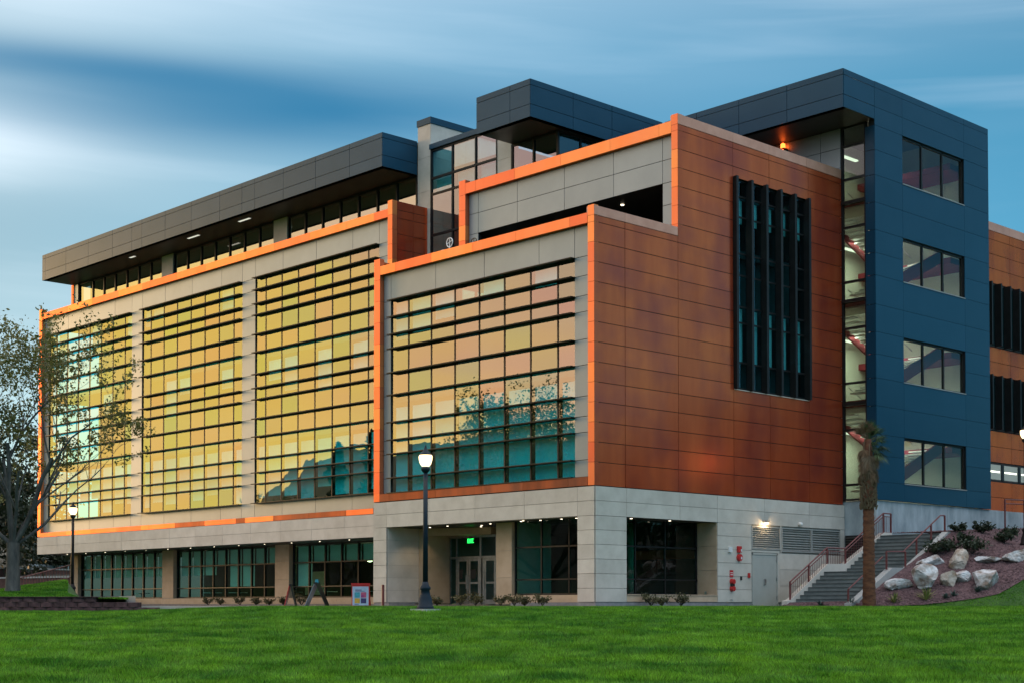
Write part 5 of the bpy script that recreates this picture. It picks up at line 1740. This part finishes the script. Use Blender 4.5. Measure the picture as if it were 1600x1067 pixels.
bk = MB()
pxs = list(np.linspace(-260, 196, 58))
dps = list(np.linspace(56.15, 96, 60))
for d in dps:
    for px in pxs:
        v = view(px, d, bank_z(px, d))
        bk.v.append(tuple(v))
for j in range(len(dps) - 1):
    for i in range(len(pxs) - 1):
        a = j * len(pxs) + i
        bk.f.append((a, a + 1, a + len(pxs) + 1, a + len(pxs)))
bank = tag(bk.build('grass_bank', M['soil'], smooth=True), kind='structure')
slab = MB()
q = [view(108, 72), view(212, 62), view(205, 86), view(112, 90)]
slab.prism([(v.x, v.y) for v in q], 'z', -0.2, 0.36)
tag(slab.build('patio', M['walk']), kind='structure')
bw = empty('block_wall', view(90, 56, -0.2))
tag(bw, 'low retaining wall of red-brown split blocks along the raised grass', 'wall')
rq = random.Random(31)
BWL = 0.46
for row in range(3):
    off = (row % 2) * BWL * .5
    u = -9.5 + off
    end = {0: 5.35, 1: 4.9, 2: 3.3}[row]
    while u < end:
        p0 = view(90, 56)
        c = p0 + RH * (u - 1.7)
        o = bpy.data.objects.new('block', None) if False else None
        key = 'blk%d' % rq.randint(0, 5)
        if key not in _cache:
            m = MB()
            hx, hz_ = BWL / 2 - .008, .094
            b_ = rq.uniform(.02, .05)
            m.v = [(-hx, -.02, -hz_), (hx, -.02, -hz_), (hx, .3, -hz_), (-hx, .3, -hz_), (-hx, -.02, hz_), (hx, -.02, hz_), (hx, .3, hz_), (-hx, .3, hz_),
                   (-hx * .55, -.02 - b_, -hz_ * .8), (hx * .6, -.03 - b_, -hz_ * .85), (hx * .5, -.02 - b_ * rq.uniform(.6, 1.2), hz_ * .7), (-hx * .6, -.02 - b_, hz_ * .75)]
            m.f = [(0, 3, 2, 1), (4, 5, 6, 7), (1, 2, 6, 5), (2, 3, 7, 6), (3, 0, 4, 7), (0, 1, 9, 8), (1, 5, 10, 9), (5, 4, 11, 10), (4, 0, 8, 11), (8, 9, 10, 11)]
            me = bpy.data.meshes.new('block')
            me.from_pydata(m.v, [], m.f)
            me.materials.append(M['block'])
            _cache[key] = me
        o = bpy.data.objects.new('block', _cache[key])
        COL.objects.link(o)
        o.parent = bw
        o.location = Vector((c.x, c.y, -0.20 + row * .192 - 0.0)) - Vector(bw.location)
        o.rotation_euler = (0, 0, YAW + rq.uniform(-.02, .02))
        u += BWL
child('cap', MB().prism([(v.x, v.y) for v in (view(-240, 55.9), view(186, 55.9), view(186, 56.3), view(-240, 56.3))], 'z', .275, .30), M['block'], bw)

# terraces and walls beyond the left end
def bg_wall(px0, d0, px1, d1, z0, z1, mat, label, cap=True):
    a, b2 = view(px0, d0), view(px1, d1)
    n_ = (b2 - a).cross(Vector((0, 0, 1))).normalized() * .15
    t = empty('garden_wall', a.lerp(b2, .5) + Vector((0, 0, z0)))
    tag(t, label, 'wall', 'garden walls left of the building')
    child('wall_body', MB().prism([((a - n_).x, (a - n_).y), ((b2 - n_).x, (b2 - n_).y), ((b2 + n_).x, (b2 + n_).y), ((a + n_).x, (a + n_).y)], 'z', z0, z1), M[mat], t)
    if cap:
        n_ *= 1.4
        child('cap', MB().prism([((a - n_).x, (a - n_).y), ((b2 - n_).x, (b2 - n_).y), ((b2 + n_).x, (b2 + n_).y), ((a + n_).x, (a + n_).y)], 'z', z1, z1 + .12), M['walk'], t)


bg_wall(-30, 112, 112, 106, 0.5, 1.9, 'brickred', 'lowest brown brick garden wall under the left overhang')
bg_wall(-30, 120, 112, 128, 1.5, 2.9, 'brickred', 'middle brown brick garden wall under the left overhang')
bg_wall(48, 130, 116, 138, 2.2, 3.5, 'concrete', 'pale upper garden wall under the left overhang', False)
rt = empty('ramp_railing', view(60, 104, 1.0))
tag(rt, 'thin metal ramp railing left of the building', 'railing')
a_, b_ = view(24, 104), view(118, 101)
child('hand_rail', MB().tube([(a_.x, a_.y, 1.75), (b_.x, b_.y, 2.75)], .04, 6), M['rail'], rt)
child('mid_rail', MB().tube([(a_.x, a_.y, 1.05), (b_.x, b_.y, 1.9)], .03, 6), M['rail'], rt)
for k in np.linspace(0, 1, 22):
    p = a_.lerp(b_, k)
    child('post', MB().tube([(p.x, p.y, .6), (p.x, p.y, 1.75 + k)], .022, 5), M['rail'], rt)
for i, px in enumerate((70, 96)):
    p = view(px, 134, 3.2)
    shrub(tuple(p), 1.6, ('round hedge bush behind the left garden walls', 'second hedge bush nearer the building corner')[i], 300 + i, 'leaf_dark', 'hedge_bush', 'garden hedges', n=900, ls=.14, squash=.7)

# hills: ridge around the site, higher where the windows mirror it
M['hill'] = noise_mat('dry_hillside', (0.030, 0.030, 0.020), (0.060, 0.052, 0.034), 0.02, 0.95, detail=9)
hm = MB()
na = 180
for j, (rad, f) in enumerate(((420, 0.0), (560, .55), (700, 1.0), (900, .8), (1300, 0.0))):
    for i in range(na + 1):
        a = 2 * math.pi * i / na
        base = 26 + 14 * math.sin(a * 3 + 1.0) + 8 * math.sin(a * 7 + .4) + 5 * math.sin(a * 13 + 2)
        # broad shoulder to the south-west
        d_ = (a - R_(228) + math.pi) % (2 * math.pi) - math.pi
        base = 33 + 0.14 * base + 46 * (1 / (1 + math.exp(-(d_ + R_(15.0)) / R_(1.0)))) * (1 / (1 + math.exp((d_ - R_(14)) / R_(3))))
        base += 2.0 * math.sin(a * 31) + 1.2 * math.sin(a * 57 + 1)
        hm.v.append((rad * math.cos(a), rad * math.sin(a), -2 + max(6, base) * f))
for j in range(4):
    for i in range(na):
        q_ = j * (na + 1) + i
        hm.f.append((q_, q_ + 1, q_ + na + 2, q_ + na + 1))
tag(hm.build('hills', M['hill'], smooth=True), kind='structure')
lh = MB()
pxs2, dps2 = list(np.linspace(-420, 112, 24)), list(np.linspace(98, 260, 20))
for d in dps2:
    for px in pxs2:
        k = (d - 98) / 162
        lh.v.append(tuple(view(px, d, -0.3 + 3.2 * min(1, (d - 98) / 32) + 15 * max(0, k - .15) * max(0, min(1, (100 - px) / 60)))))
for j in range(len(dps2) - 1):
    for i in range(len(pxs2) - 1):
        q_ = j * len(pxs2) + i
        lh.f.append((q_, q_ + 1, q_ + len(pxs2) + 1, q_ + len(pxs2)))
tag(lh.build('hillside', M['hill'], smooth=True), kind='structure')

# ================================================================== GRASS
def grass_mat():
    m, t, b = new_mat('grass_blades')
    geo = nd(t, 'ShaderNodeNewGeometry')
    n = nd(t, 'ShaderNodeTexNoise', i_Scale=0.8, i_Detail=8.0, i_Roughness=0.72)
    t.links.new(geo.outputs['Position'], n.inputs['Vector'])
    r = nd(t, 'ShaderNodeValToRGB')
    r.color_ramp.elements[0].position, r.color_ramp.elements[1].position = .38, .62
    r.color_ramp.elements[0].color = (0.028, 0.125, 0.010, 1)
    r.color_ramp.elements[1].color = (0.135, 0.31, 0.020, 1)
    t.links.new(n.outputs['Fac'], r.inputs[0])
    h = nd(t, 'ShaderNodeHueSaturation')
    v = math_node(t, 'ADD', math_node(t, 'MULTIPLY', geo.outputs['Random Per Island'], 1.5), 0.35)
    t.links.new(v, h.inputs['Value'])
    t.links.new(r.outputs[0], h.inputs['Color'])
    t.links.new(h.outputs[0], b.inputs['Base Color'])
    b.inputs['Roughness'].default_value = 0.65
    b.inputs['Specular IOR Level'].default_value = 0.2
    tl_ = nd(t, 'ShaderNodeBsdfTranslucent')
    t.links.new(h.outputs[0], tl_.inputs['Color'])
    mx = nd(t, 'ShaderNodeMixShader')
    mx.inputs[0].default_value = .35
    out = t.nodes['Material Output']
    t.links.new(b.outputs[0], mx.inputs[1])
    t.links.new(tl_.outputs[0], mx.inputs[2])
    t.links.new(mx.outputs[0], out.inputs[0])
    return m


M['grass'] = grass_mat()


def blades(name, P, h0, w0, label, seed):
    """one three-cornered blade per row of P (x, y, z)"""
    g = np.random.default_rng(seed)
    n = len(P)
    a = g.uniform(0, 2 * np.pi, n)
    h = h0 * g.uniform(.55, 1.35, n)
    wd = w0 * g.uniform(.7, 1.3, n)
    ph = P[:, 0] * 5.1 + np.sin(P[:, 1] * 4.3) * 2.0
    ph2 = P[:, 1] * 5.7 + np.sin(P[:, 0] * 3.9) * 2.0
    clump = np.stack([np.sin(ph) + np.sin(ph2 * .53), np.sin(ph2) + np.sin(ph * .47)], 1) * .38
    h = h * (0.85 + 0.25 * np.sin(P[:, 0] * 2.3 + np.sin(P[:, 1] * 1.7) * 2) * np.sin(P[:, 1] * 2.6))
    lean = (g.normal(0, .38, (n, 2)) + clump) * h[:, None]
    dx, dy = np.cos(a) * wd, np.sin(a) * wd
    V = np.empty((n, 3, 3), np.float32)
    V[:, 0] = np.stack([P[:, 0] - dx, P[:, 1] - dy, P[:, 2] - .01], 1)
    V[:, 1] = np.stack([P[:, 0] + dx, P[:, 1] + dy, P[:, 2] - .01], 1)
    V[:, 2] = np.stack([P[:, 0] + lean[:, 0], P[:, 1] + lean[:, 1], P[:, 2] + h], 1)
    me = bpy.data.meshes.new(name)
    me.vertices.add(3 * n)
    me.vertices.foreach_set('co', V.ravel())
    me.loops.add(3 * n)
    me.loops.foreach_set('vertex_index', np.arange(3 * n, dtype=np.int32))
    me.polygons.add(n)
    me.polygons.foreach_set('loop_start', np.arange(0, 3 * n, 3, dtype=np.int32))
    me.update(calc_edges=True)
    o = link(name, me, M['grass'])
    tag(o, label, 'grass', kind='stuff')
    return o


g = np.random.default_rng(4)
NB = 1400000
d_ = 15.0 + (57.5 - 15.0) * g.random(NB) ** 1.15
px_ = g.uniform(-70, 1670, NB)
side_ = g.random(NB) < 0.26        # the lawn goes on thinner to both sides
px_ = np.where(side_, np.where(g.random(NB) < .5, g.uniform(-900, -70, NB), g.uniform(1670, 2500, NB)), px_)
lat = (px_ - 800) / 2352.64 * d_
gx = CAM.x + FH.x * d_ + RH.x * lat
gy_ = CAM.y + FH.y * d_ + RH.y * lat
ok = ~((gx < 1.3) & (gy_ > -1.9)) & ~((gx < 2.2) & (gy_ > -1.1)) & ~((gy_ > 8.2) & (gx < 6.8)) & ~((np.abs(gx - 4.92) < .5) & (np.abs(gy_ + 12.47) < .5))
ex = np.interp(gy_, [e[0] for e in EDGE], [e[1] for e in EDGE])
ok &= ~((gy_ > 8.2) & (gx < ex))
ok &= ~((gx < -13.6) & (gy_ > 0.1))
ok &= ~((d_ > 55.7) & (px_ < 215)) & ~((gy_ > 8.2) & (gx > 1) & (px_ < 1200))
gx, gy_ = gx[ok], gy_[ok]
gz_ = np.array([ground_z(x, y) for x, y in zip(gx, gy_)])
dd_ = (gx - CAM.x) * FH.x + (gy_ - CAM.y) * FH.y
blades('lawn_grass', np.stack([gx, gy_, gz_], 1), 0.085, .0085, 'mown green lawn in front of the building', 1)
# grass on the bank right of the boulders
n = 60000
y2 = g.uniform(9.5, 24, n)
x2 = np.interp(y2, [e[0] for e in EDGE], [e[1] for e in EDGE]) + g.random(n) ** 1.3 * 6.0
z2 = np.array([ground_z(x, y) for x, y in zip(x2, y2)])
blades('bank_grass', np.stack([x2, y2, z2], 1), .055, .010, 'grass rising beside the gravel bank at right', 2)
n = 110000
d3 = 56.2 + 38 * g.random(n) ** 1.3
p3 = g.uniform(-40, 200, n)
okb = ~((p3 > 106) & (d3 > 60))
d3, p3 = d3[okb], p3[okb]
v3 = np.array([(*view(p, d)[:2], bank_z(p, d)) for p, d in zip(p3, d3)])
blades('raised_grass', v3, .07, .013, 'raised green grass around the bare tree at left', 3)
